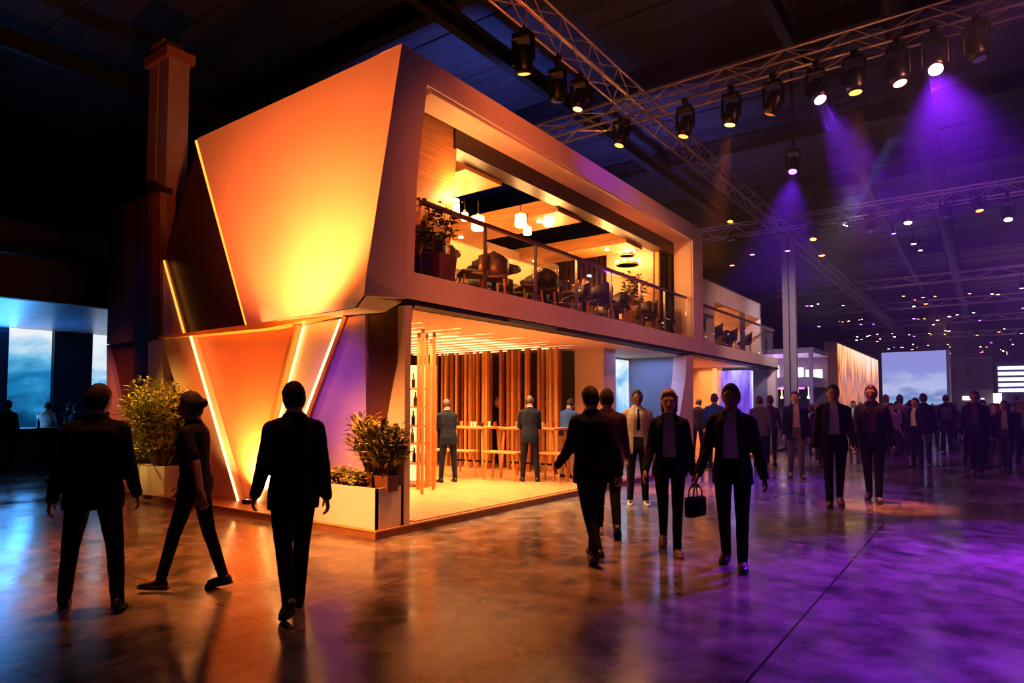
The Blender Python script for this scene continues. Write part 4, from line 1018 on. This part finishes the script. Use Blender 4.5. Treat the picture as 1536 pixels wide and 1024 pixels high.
    if top in ('shirt', 'tee'):
        s = MB(); loft(s, [(.93, .186 * g, .135 * g, .008), (1.0, .182 * g, .13 * g, .008)] + [(z, hw * g + .016, hd * g + .016, yc) for z, hw, hd, yc in tors if 1.04 < z < 1.5] + [(1.52, .082 * wk, .072, .012), (1.55, .066 * wk, .066, .008)], Ts)
        for s_ in (1, -1):
            sh, el, wr, fd, th, n = A[s_]
            s.capsule(Tu(V((s_ * .06, .014, 1.468))), sh, .056 * wk, .064 * wk); s.capsule(sh, lerp(sh, el, .8) if top == 'tee' else el, .066 * wk, .058 * wk)
            if top == 'shirt': s.capsule(el, lerp(el, wr, .95), .055 * wk, .042 * wk)
    sm = remesh(s, vox, 2); put(sm, 'shirt', C_[shirt if top == 'jacket' else tc])
    if tie: 
        m = MB(); m.prism([Ts(V((x, -.128, z))) for x, z in ((-.02, 1.5), (.02, 1.5), (.014, 1.46), (.03, 1.2), (0, 1.15), (-.03, 1.2), (-.014, 1.46))], (0, -.012, 0)); put(m.mesh('tie'), 'tie', C_[tie])
    # ---- jacket
    if top == 'jacket':
        j = MB(); hem = .80 if not woman else .84
        loft(j, [(hem, .194 * g * (.97 if woman else 1), .142 * g, .008), (hem + .02, .198 * g * (.97 if woman else 1), .146 * g, .008), (.95, .192 * g, .142 * g, .01), (1.06, .172 * wk * g, .124 * g, .004), (1.15, .163 * wk * g, .12 * g, 0), (1.26, .178 * wk * g, .132 * g, -.003), (1.36, .186 * wk * g, .136 * g, -.002), (1.42, .178 * wk, .126 * g, .004), (1.465, .142 * wk, .104, .012), (1.505, .104 * wk, .087, .014), (1.55, .077 * wk, .077, .018)], Ts)
        for s_ in (1, -1):
            sh, el, wr, fd, th, n = A[s_]
            j.capsule(Tu(V((s_ * .07, .014, 1.465))), sh + (Mu.to_3x3() @ V((s_ * .004, 0, .002))), .056 * wk, .064 * wk)
            j.capsule(sh, el, .07 * wk * g, .06 * wk); j.capsule(el, wr + fd * .005, .06 * wk, .046 * wk)
            for q, rr_ in ((.15, .062), (.3, .06), (.9, .062)): c = lerp(sh, el, q) if q != .9 else el; j.ball(c, rr_ * wk * 1.06, 12)
        jm = remesh(j, vox, 2)
        displace(jm, lambda c: .006 * noise.noise(V((c.x * 9, c.y * 9, c.z * 7))) + .004 * noise.noise(V((c.x * 24, c.y * 24, c.z * 15))))
        if openj:
            Mui = Mu.inverted(); bm = bmesh.new(); bm.from_mesh(jm); bmesh.ops.transform(bm, matrix=Mui, verts=bm.verts)
            if openj == 'v': lines = ((.062, 1.54), (.0, 1.14))
            else: lines = ((.052, 1.54), (.09, .78))
            (xa, za), (xb, zb_) = lines
            for sg in (1, -1):
                nrm = V((sg * (za - zb_), 0, sg * sg * (xb - xa))).normalized()
                nrm = V(((za - zb_) * sg, 0, (xb - xa))).normalized()
                bmesh.ops.bisect_plane(bm, geom=bm.verts[:] + bm.edges[:] + bm.faces[:], plane_co=V((sg * xa, 0, za)), plane_no=nrm)
            dl = []
            for f_ in bm.faces:
                c = f_.calc_center_median(); u = (za - c.z) / (za - zb_); wv = lerp(xa, xb, u)
                if c.y < -.035 and abs(c.x) < wv - .0005 and c.z > (.7 if openj != 'v' else 1.14) and f_.normal.y < .3: dl.append(f_)
                elif c.y < -.02 and abs(c.x) < wv + .045 and c.z > 1.1 and f_.normal.y < -.2:
                    pass
            bmesh.ops.delete(bm, geom=dl, context='FACES')
            for v in bm.verts:
                u = (za - v.co.z) / (za - zb_); wv = lerp(xa, xb, u); e_ = abs(v.co.x) - wv
                if v.co.y < -.03 and v.co.z > 1.12 and -.004 < e_ < .055 * sst(1.1, 1.4, v.co.z) + .004: v.co.y -= .009
            bmesh.ops.transform(bm, matrix=Mu, verts=bm.verts); bm.to_mesh(jm); bm.free()
        put(jm, 'jacket', C_[tc])
    root['zoff'] = 0.0
    del root['zoff']
    root_scale = S
    return root, dict(A=A, S=S, zmin=zmin, Mu=Mu, root=root)
def hand_world(info, side, along=.1):
    sh, el, wr, fd, th, n = info['A'][side]; r = info['root']
    p = (wr + fd * along - V((0, 0, info['zmin']))) * info['S']
    return Matrix.Translation(r.location) @ Matrix.Rotation(r.rotation_euler.z, 4, 'Z') @ p

def place(px, feet, top, face, z=0.):
    """feet pixel row -> floor point; top row -> height; face: degrees, 0 towards the camera, counter-clockwise from above"""
    p = U(px, feet, z=z); d = ray(px, top); hd = math.hypot(p.x, p.y); k = hd / math.hypot(d.x, d.y)
    H = HC + d.z * k - z
    return p, math.atan2(-p.x, p.y) + R(face), H
WALK = dict(ll=(24, -2, 4, -8), rl=(-14, -2, 22, 32), la=(-18, 8, 14), ra=(20, 8, 22), lean=3, twist=-6)
WALKR = dict(rl=(24, -2, 4, -8), ll=(-14, -2, 22, 32), ra=(-18, 8, 14), la=(20, 8, 22), lean=3, twist=6)
STEP = dict(ll=(12, -1, 2, 0), rl=(-10, -1, 16, 22), la=(-8, 9, 14), ra=(12, 9, 18), lean=2)
STEPR = dict(rl=(12, -1, 2, 0), ll=(-10, -1, 16, 22), ra=(-8, 9, 14), la=(12, 9, 18), lean=2)
STAND = dict(ll=(2, 2, 2, 0), rl=(-2, 2, 0, 0), la=(4, 8, 14), ra=(2, 8, 18))
REACH = dict(ll=(3, 5, 2, 0), rl=(-2, 5, 0, 0), la=(28, 6, 58), ra=(26, 6, 62), lean=8, nod=10, lin=14, rin=14)
def person(label, px, feet, hrow, face, z=0., pose=None, **kw):
    p, rz, H = place(px, feet, hrow, face, z)
    if kw.pop('H', None): H = kw['H']
    ps_ = dict(pose or {})
    return build_person(label, (p.x, p.y, z), rz, H, ps_, **kw)
def mx(a, **k): d = dict(a); d.update(k); return d

# ---- walkers in front
person('man in a dark suit standing in deep shadow at the left, seen from behind', 136, 915, 577, 172, pose=mx(STEP, ll=(8, 9, 2, 0), rl=(-6, 9, 6, 10), yaw=-25, la=(-4, 12, 14), ra=(4, 12, 16)), tc='black', hair='black', sk=skB, girth=1.1, vox=.008, openj='v')
person('woman with a hair bun and dark short-sleeved top striding past the white planter', 289, 885, 587, 244, pose=dict(ll=(19, -1, 4, -5), rl=(-13, -1, 7, 11), la=(-22, 10, 10), ra=(14, 8, 22), lean=4, yaw=8), top='tee', tc='black', hair='black', hl='bun', woman=True, sk=skB, vox=.008)
person('man in a sharp dark suit walking towards the glowing V panel, seen from behind', 437, 915, 571, 188, pose=mx(STEPR, rl=(7, -2, 1, 0), ll=(-13, -2, 24, 34), la=(6, 10, 22), ra=(-6, 9, 14), yaw=12), tc='navy', legs='black', sk=skA, vox=.008, openj='v', shirt='white')
person('man in a dark suit seen from behind, walking away beside the open ground floor', 889, 838, 576, 200, pose=mx(WALKR, rl=(14, -2, 4, 0), ll=(-13, -2, 22, 30), la=(16, 10, 34), curl=45), tc='black', sk=skA, vox=.008, openj='v', girth=1.05)
person('man in a plum jacket half hidden behind the dark-suited man by the platform', 912, 800, 580, 186, pose=WALK, tc='plum', sk=skA, openj='v')
rt, bag_i = person('woman in a dark blazer walking towards the camera with a handbag', 1006, 828, 582, 4, pose=mx(WALK, ll=(14, -3, 3, 0), rl=(-12, -3, 22, 28), la=(-6, 10, 10), ra=(10, 10, 22)), tc='navy', shirt='lilac', hair='fair', hl='bob', woman=True, sk=skA, vox=.008, shoe=shoet)
person('man in an open charcoal blazer and grey shirt walking towards the camera', 1101, 850, 577, -6, pose=mx(STEP, ll=(9, 0, 3, 0), rl=(-7, 0, 12, 14), la=(-6, 13, 18), ra=(8, 14, 20)), tc='char', shirt='lilac', hair='black', sk=skC, vox=.008)
person('man in a beige jacket, white shirt and dark tie beside the platform', 957, 757, 585, 8, pose=STAND, tc='beige', shirt='white', legs='navy', hair='black', sk=skC, tie='black', shoe=solem)
# ---- middle distance, along the walkway
person('man in a bright blue shirt seen from behind near the annex counter', 1073, 702, 590, 178, pose=mx(STAND, la=(14, 10, 30), ra=(10, 10, 20)), top='shirt', tc='blue', legs='denim', sk=skA, hair='brown')
person('man in a grey jacket seen from behind, left of two beyond the charcoal blazer', 1141, 702, 594, 175, pose=STAND, tc='grey', sk=skA, hair='brown', openj='v')
person('person in a dark top with hair tied back, walking away by the annex end', 1157, 698, 592, 182, pose=WALK, top='shirt', tc='plum', legs='black', sk=skA, hair='brown', hl='tail', woman=True)
person('man in dark jacket and taupe trousers walking left of the suited pair', 1195, 718, 587, 8, pose=mx(STEP, yaw=-18), tc='navy', shirt='beige', legs='taupe', hair='black', sk=skA)
person('man in a dark suit with open collar, left of the suited pair facing us', 1253, 760, 577, 4, pose=STEPR, tc='black', shirt='lilac', legs='black', hair='black', sk=skB)
person('man in a dark suit, right of the suited pair facing us, his shirt in shadow', 1311, 752, 578, -4, pose=mx(STEP, la=(-10, 12, 12)), tc='black', shirt='plum', legs='black', hair='brown', sk=skB, girth=1.05)
person('woman in a pink top walking away behind the suited pair', 1352, 683, 592, 176, pose=STEP, top='shirt', tc='pink', legs='brown', hair='brown', hl='bob', woman=True, sk=skA)
person('woman in a pink cardigan beside the other woman in pink', 1331, 680, 592, 184, pose=STEPR, top='shirt', tc='pink', legs='char', hair='fair', hl='bob', woman=True, sk=skA)
person('broad man in a dark jacket and taupe trousers walking up the walkway', 1388, 697, 590, 180, pose=STEPR, tc='black', legs='taupe', hair='brown', sk=skA, girth=1.08, openj='v')
rt2, bp_i = person('man carrying a backpack, walking away up the walkway', 1421, 678, 592, 180, pose=STEP, top='shirt', tc='black', legs='black', hair='brown', sk=skA)
person('man in a dark suit walking alone towards us at the right of the walkway', 1466, 714, 586, -6, pose=STEP, tc='black', shirt='plum', legs='black', hair='black', sk=skB)
person('person in a dark jacket with an orange bag at the right edge', 1527, 660, 593, 170, pose=STAND, tc='navy', legs='black', hair='black', sk=skB, openj='v')
# ---- left edge
person('man in black at the left edge, facing the blue screens', 8, 708, 600, 150, pose=STAND, tc='black', hair='black', sk=skB, openj='v')
person('person in a pale beige jacket leaning at the far bar counter', 66, 700, 602, 160, pose=REACH, tc='beige', legs='black', hair='black', sk=skA, openj='v')
person('person in black right of the pale jacket at the far bar counter', 97, 698, 602, 130, pose=REACH, tc='black', legs='black', hair='black', sk=skA, openj='v')
person('dark figure half hidden by the shadowed man at the left', 112, 700, 606, 140, pose=STAND, tc='navy', legs='black', hair='black', sk=skA, openj='v')
# ---- inside the stand
ZI = ZF + .012
person('man in a blue-grey jacket at the high table, nearest the stand corner', 672, 723, 597, 205, z=ZI, pose=mx(REACH, yaw=-20), tc='slate', legs='navy', hair='brown', sk=skA, openj='v')
person('man in a navy suit seen from behind at the high table by the bench', 795, 722, 592, 183, z=ZI, pose=REACH, tc='slate', legs='navy', hair='brown', sk=skA, openj='v')
person('man in a blue sweater at the table end beside the cream pier', 850, 716, 595, 150, z=ZI, pose=mx(REACH, lean=14), top='shirt', tc='blue', legs='beige', hair='black', sk=skA)
for px, lab, tc, hr in ((707, 'dark-clothed guest behind the first high table', 'char', 'brown'), (745, 'guest in black standing between the two high tables, before the poles', 'black', 'fair'), (775, 'guest in a brown top behind the second high table, left of the navy suit', 'brown', 'brown'), (819, 'guest in black behind the second high table, right of the navy suit', 'black', 'black')):
    p = U(px, 560, y=13.1); build_person(lab, (p.x, 13.12, ZI), math.atan2(-p.x, p.y) + R(10), 1.74, REACH, top='shirt', tc=tc, legs='black', hair=hr, sk=skA, vox=.012)
p = U(1046, 600, y=19.0); build_person('dark figure by the counter inside the annex', (p.x, 19.0, ZF), math.atan2(-p.x, p.y) + R(160), 1.74, REACH, tc='black', hair='black', sk=skA, vox=.012, openj='v')
# things carried
hb_ = hand_world(bag_i, 1, .13)
t = thing('handbag', 'dark handbag hanging from the hand of the woman in the blazer', 'bag', (hb_.x, hb_.y, hb_.z - .36), rt.rotation_euler.z + .9)
mb = MB(); mb.box((0, 0, .12), (.3, .11, .22), bev=.03); mb.build('bag_body', C_['black'], t, True)
for y in (-.03, .03):
    mb = MB(); mb.tube([(-.09, y, .21), (-.075, y, .3), (-.03, y * .5, .365), (.03, y * .5, .365), (.075, y, .3), (.09, y, .21)], .008, 6); mb.build('handle', shoem, t, True)
q = rt2.location; f = rt2.rotation_euler.z; H2 = bp_i['S']
back = V((-math.sin(f), math.cos(f), 0))
t = thing('backpack', 'pale backpack on the back of the man walking away', 'backpack', q + back * .2 * H2 + V((0, 0, 1.02 * H2)), f)
mb = MB(); mb.box((0, .02, .22), (.3, .15, .46), bev=.05); mb.build('pack', C_['taupe'], t, True)
mb = MB(); mb.box((0, .11, .14), (.22, .05, .2), bev=.02); mb.build('pocket', C_['brown'], t, True)
for s_ in (-1, 1): mb = MB(); mb.tube([(s_ * .1, -.02, .42), (s_ * .11, -.14, .5), (s_ * .13, -.31, .38), (s_ * .14, -.31, .2), (s_ * .13, -.1, .06)], .014, 6); mb.build('strap', C_['brown'], t)

# ---- crowd far down the hall: a few figures built once, then copied
protos = []
for i, (tc, sh_, lg, hr, wm, ps_, top_) in enumerate((('black', 'white', 'black', 'black', 0, STAND, 'jacket'), ('navy', 'lilac', 'denim', 'brown', 0, STEP, 'jacket'), ('white', 'white', 'black', 'brown', 1, STAND, 'shirt'), ('plum', 'pink', 'black', 'fair', 1, STEPR, 'jacket'), ('grey', 'white', 'char', 'black', 0, STEPR, 'jacket'), ('pink', 'white', 'denim', 'brown', 1, STAND, 'shirt'), ('brown', 'white', 'taupe', 'grey', 0, STAND, 'jacket'))):
    r_, _ = build_person('crowd', (0, 0, 0), 0, 1.76 if not wm else 1.67, ps_, top=top_, tc=tc, shirt=sh_, legs=lg, hair=hr, hl='bob' if wm else 'short', woman=bool(wm), sk=(skA, skB, skA, skA, skC, skA, skA)[i], vox=.016)
    protos.append((r_, ('black jacket', 'navy jacket', 'white top', 'plum jacket', 'grey jacket', 'pink top', 'brown jacket')[i]))
random.seed(21)
used = set(); spots = []
tries = 0
while len(spots) < 105 and tries < 6000:
    tries += 1
    dep = random.choice((17, 19, 21, 24, 27, 30, 34, 38, 42, 46, 52, 58)) + random.uniform(-1, 1)
    px = random.uniform(1128, 1532) if dep > 26 else random.uniform(1210, 1534)
    if dep < 23 and not (1150 < px < 1240 or 1325 < px < 1375 or 1440 < px < 1536): continue
    p = ground(px, dep)
    if p.x < -5.5 and p.y < 27: continue
    if -8.5 < p.x < -5.4 and 36.5 < p.y < 54.5: continue
    if -12.5 < p.x < -5.9 and 32 < p.y < 38: continue
    if p.y > 57.5 and p.x < -1.5 or p.y > 71: continue
    if (p - V((pc2.x, 25.6, 0))).length < 1: continue
    if any((p - q).length < .75 for q in spots): continue
    spots.append(p)
for i, p in enumerate(spots):
    r_, nm = protos[i % 7]; rz = random.choice((0, math.pi)) + math.atan2(-p.x, p.y) + random.uniform(-.7, .7)
    dn = 'mid-distance' if p.y < 32 else ('far' if p.y < 45 else 'farthest')
    lab = 'small %s visitor in a %s in the crowd up the walkway' % (dn, nm); grp = '%s crowd in %s' % (dn, nm)
    if i < 7: r_.location = p; r_.rotation_euler.z = rz; r_['label'] = lab; r_['group'] = grp; o = r_
    else: o = copy_tree(r_, p, rz, lab, grp)
    s_ = random.uniform(.95, 1.04); o.scale = (s_, s_, s_)
bpy.data.scenes.remove(WORK)
# ------------------------------------------------------------ lights of the place, with added fill and bounce spots
def spot(*a, **k): return light('SPOT', *a, **k)
OG = (1, .165, .03); OY = (1, .30, .07); OR2 = (1, .10, .025)
# uplight fixture at the foot of the V panel
fx = U(371, 757, y=5.84)
t = thing('floor_uplight', 'small floor uplight at the foot of the V panel', 'lamp', (fx.x, 5.84, ZF))
mb = MB(); mb.lathe([(.07, 0), (.08, .01), (.075, .06), (.06, .07), (.05, .05), (0, .05)], seg=16); mb.build('can', blackm, t, True)
mb = MB(); mb.lathe([(.0, .052), (.05, .052), (.05, .058), (0, .058)], seg=16); mb.build('lens', glow('uplight_lens', '#ffd890', 20), t, True)
spot('floor_uplight_lamp', (fx.x, 5.78, ZF + .14), 1500, (1, .42, .11), aim=(fx.x - .02, 6.1, 1.2), size=.03, angle=130, blend=1)
# big tilted panel: lamp near its lower corner
spot('panel_uplight', (-7.45, 4.2, 3.05), 1500, OG, aim=(-7.75, 6, 5.0), size=.12, angle=124, blend=.5)
spot('panel_wash', (-10.0, 1.0, 7.5), 500, (1, .10, .04), aim=(-9.2, 6, 4.0), size=.3, angle=50, blend=1)
spot('lower_wash', (-9.6, 2.2, 7.4), 500, (1, .06, .01), aim=(-10.2, 6, 1.5), size=.3, angle=50, blend=1)
spot('purple_wash', (-6.9, -0.5, 5.6), 1500, (.4, .05, 1), aim=(-7.35, 6, 1.75), size=.2, angle=15, blend=1)
spot('planter_wash', (-6.6, -1.0, 7.6), 15000, (1, .32, .08), aim=(-6.3, 5.6, .6), size=.3, angle=18, blend=1)
spot('shrub_wash', (-12.4, 0.5, 7.5), 8000, (1, .55, .1), aim=(-11.85, 5.7, 1.2), size=.3, angle=14, blend=1)
spot('pier_wash', (-10.2, 1.5, 7.4), 2500, (1, .16, .02), aim=(-10.9, 6, 1.9), size=.3, angle=13, blend=1)
spot('wing_wash', (-14.6, 1.5, 7.5), 2200, OG, aim=(-14.0, 6, 1.3), size=.3, angle=20, blend=1)
spot('wing_violet', (-12.0, 2.5, 7.5), 200, (.25, .1, 1), aim=(-13.6, 6, 3.2), size=.3, angle=26, blend=1)
spot('column_orange', (-11.5, 2.6, 4.5), 110, OR2, aim=(-12.5, 6.4, 5.0), size=.2, angle=50, blend=1)
spot('column_violet', (-10.5, 1.5, 7.0), 50, (.6, .3, 1), aim=(-12.6, 6.5, 7.2), size=.2, angle=26, blend=1)
# front floor: added orange spots standing in for the facade's bounce
spot('floor_orange', (-6.2, 3.0, 9), 7000, (1, .24, .04), aim=(-6.9, 4.3, 0), size=.4, angle=42, blend=1)
spot('floor_orange', (-3.2, 7.5, 9), 3200, (1, .24, .04), aim=(-4.6, 6.2, 0), size=.4, angle=40, blend=1)
# frame of the lounge
spot('frame_wash', (-1.0, 5.5, 7.4), 1300, (1, .17, .04), aim=(-6, 8.4, 3.9), size=.3, angle=55, blend=1)
spot('frame_wash', (1.0, 11, 7.6), 1150, (1, .28, .2), aim=(-6, 15.0, 3.6), size=.3, angle=60, blend=1)
spot('frame_purple', (-2.0, 9.5, 9.5), 900, (.35, .04, 1), aim=(-6, 11.6, 6.2), size=.3, angle=30, blend=1)
spot('annex_wash', (0.0, 19, 7.6), 1200, (1, .5, .5), aim=(-6, 21, 3.6), size=.3, angle=50, blend=1)
# ground floor
light('AREA', 'ground_floor_glow', (-9.2, 9.4, 2.86), 620, (1, .55, .23), aim=(-9.2, 9.4, 0), size=5.0, sy=4.6, spread=120)
light('AREA', 'entrance_glow', (-7.4, 9.0, 2.9), 220, (1, .55, .23), aim=(-7.2, 9.0, 0), size=1.4, sy=5, spread=120)
light('AREA', 'screen_bay_glow', (-7.2, 15.2, 2.88), 60, '#8aa0ff', aim=(-7.2, 15.2, 0), size=1.2, sy=2.4)
light('AREA', 'annex_glow', (-7.4, 20, 2.9), 220, (1, .4, .13), aim=(-7.4, 20, 0), size=1.4, sy=4.5, spread=120)
spot('soffit_bounce', (-7.0, 9.5, .5), 140, (1, .5, .2), aim=(-7.2, 9.5, 3), size=.5, angle=140, blend=1)
spot('shelf_lamp', (-8.2, 8.4, 2.8), 90, OY, aim=(-8.6, 8.9, 1), size=.1, angle=80, blend=1)
# lounge
light('AREA', 'lounge_glow', (-8.6, 11.5, 5.5), 500, (1, .36, .09), aim=(-8.6, 11.5, 3), size=3.4, sy=8)
for x, y, e in ((-6.4, 7.6, 90), (-7.6, 8.6, 120), (-8.6, 10.2, 140), (-7.9, 12.6, 150), (-7.6, 14.6, 130)): light('POINT', 'lounge_lamp', (x, y, 4.9), e, (1, .36, .09), size=.1)
spot('soffit_line', (-6.3, 8.0, 3.6), 160, OG, aim=(-6.3, 9.5, 6.0), size=.1, angle=130, blend=1)
spot('soffit_line', (-6.3, 13.5, 3.6), 160, OG, aim=(-6.3, 14.5, 6.0), size=.1, angle=130, blend=1)
for y in (18.0, 20.8, 23.4): light('POINT', 'terrace_lamp', (-8.6, y, 4.0), 90, OY, size=.1)
# stage lights over the walkway
for k, (c, e, a) in {1225: ((.25, .01, 1), 7000, 30), 1402: ((.25, .01, 1), 9500, 40), 1190: ((.2, .01, 1), 4500, 46)}.items():
    p, d = HEADS[k]; spot('stage_purple', p, e, c, aim=p + d, size=.1, angle=a, blend=.8)
for k, e in ((1097, 5000), (1282, 4000), (932, 600), (785, 900)):
    p, d = HEADS[k]; spot('stage_orange', p, e, (1, .2, .05), aim=p + d, size=.1, angle=18, blend=.8)
p, d = HEADS[1264]; spot('stage_white', p, 70000, '#7a98ff', aim=p + d, size=.06, angle=9, blend=.5)
# washes down the hall and onto the roof deck
spot('hall_magenta', (3, 30, 8.8), 2600, (.5, .02, .9), aim=(1.0, 22, 0), size=.4, angle=80, blend=1)
spot('hall_lilac', (2, 44, 9), 2600, (.5, .28, 1), aim=(1, 46, 0), size=.4, angle=110, blend=1)
spot('hall_warm', (-3, 60, 9), 3200, '#ffb080', aim=(0, 62, 0), size=.4, angle=120, blend=1)
spot('deck_blue', (-9.5, 12, 6.6), 3000, (.12, .2, 1), aim=(-11.3, 14.5, 11), size=.3, angle=90, blend=1)
spot('deck_blue', (-8.5, 19, 6.0), 2500, (.2, .18, .9), aim=(-10.0, 21, 11), size=.3, angle=120, blend=1)
spot('deck_violet', (2, 17, 6.8), 450, (.15, .02, 1), aim=(2, 22, 11), size=.3, angle=110, blend=1)
spot('truss_warm', (-3.5, 6, 5.0), 700, OG, aim=(-5.0, 10, 8.2), size=.2, angle=90, blend=1)
spot('truss_violet', (4.5, 8, 5.0), 700, (.5, .06, 1), aim=(4.0, 13, 8.2), size=.2, angle=90, blend=1)
spot('truss_lilac', (2.0, 30, 4.5), 1200, '#d0a0ff', aim=(1, 42, 8.2), size=.2, angle=110, blend=1)
spot('truss_lilac', (1.0, 17, 4.5), 700, '#d090e0', aim=(1, 24, 8.2), size=.2, angle=100, blend=1)
# dim fill added behind the camera in place of ambient light
light('AREA', 'hall_fill', (2, -6, 9.5), 50, (.8, .5, .8), aim=(0, 8, 0), size=8, sy=4)
# blue stand at the left
light('AREA', 'canopy_blue', (-21.5, 6.2, 2.6), 160, '#4aa0ff', aim=(-20, 6.2, 3.8), size=1.0, sy=6)
light('AREA', 'gallery_glow', (-9.6, 34.5, 4.0), 300, '#ffd8f0', aim=(-9.6, 35, 2), size=5, sy=2)
spot('column_lilac', (-2.5, 18, 7.0), 4500, (.8, .6, .85), aim=(-5.6, 25.6, 4), size=.3, angle=40, blend=1)
spot('city_warm', (-3, 36, 6), 400, '#ffb070', aim=(-6.4, 37.5, 2.5), size=.2, angle=60, blend=1)
# ------------------------------------------------------------ haze hanging in the hall
m = bpy.data.materials.new('haze'); m.use_nodes = True; nt = m.node_tree; nt.nodes.remove(nt.nodes['Principled BSDF'])
vsn = nt.nodes.new('ShaderNodeVolumeScatter'); vsn.inputs['Density'].default_value = .0023; vsn.inputs['Anisotropy'].default_value = .35; vsn.inputs['Color'].default_value = (.95, .92, 1, 1)
nt.links.new(vsn.outputs[0], nt.nodes['Material Output'].inputs['Volume'])
mb = MB(); mb.span((-5.7, 8.0, .02), (15.5, 71.5, 10.0)); hz_ = mb.build('haze', m); tag(hz_, 'thin haze hanging over the walkway, lit by the stage lights', 'haze', None, 'stuff')
m2 = m.copy(); m2.name = 'haze_drift'; [n for n in m2.node_tree.nodes if n.type == 'VOLUME_SCATTER'][0].inputs['Density'].default_value = .006
mb = MB(); mb.span((-5.2, 10.6, 4.3), (6.5, 26.0, 9.9)); hz2 = mb.build('haze', m2); tag(hz2, 'denser haze drifting under the first two cross trusses', 'haze', None, 'stuff')
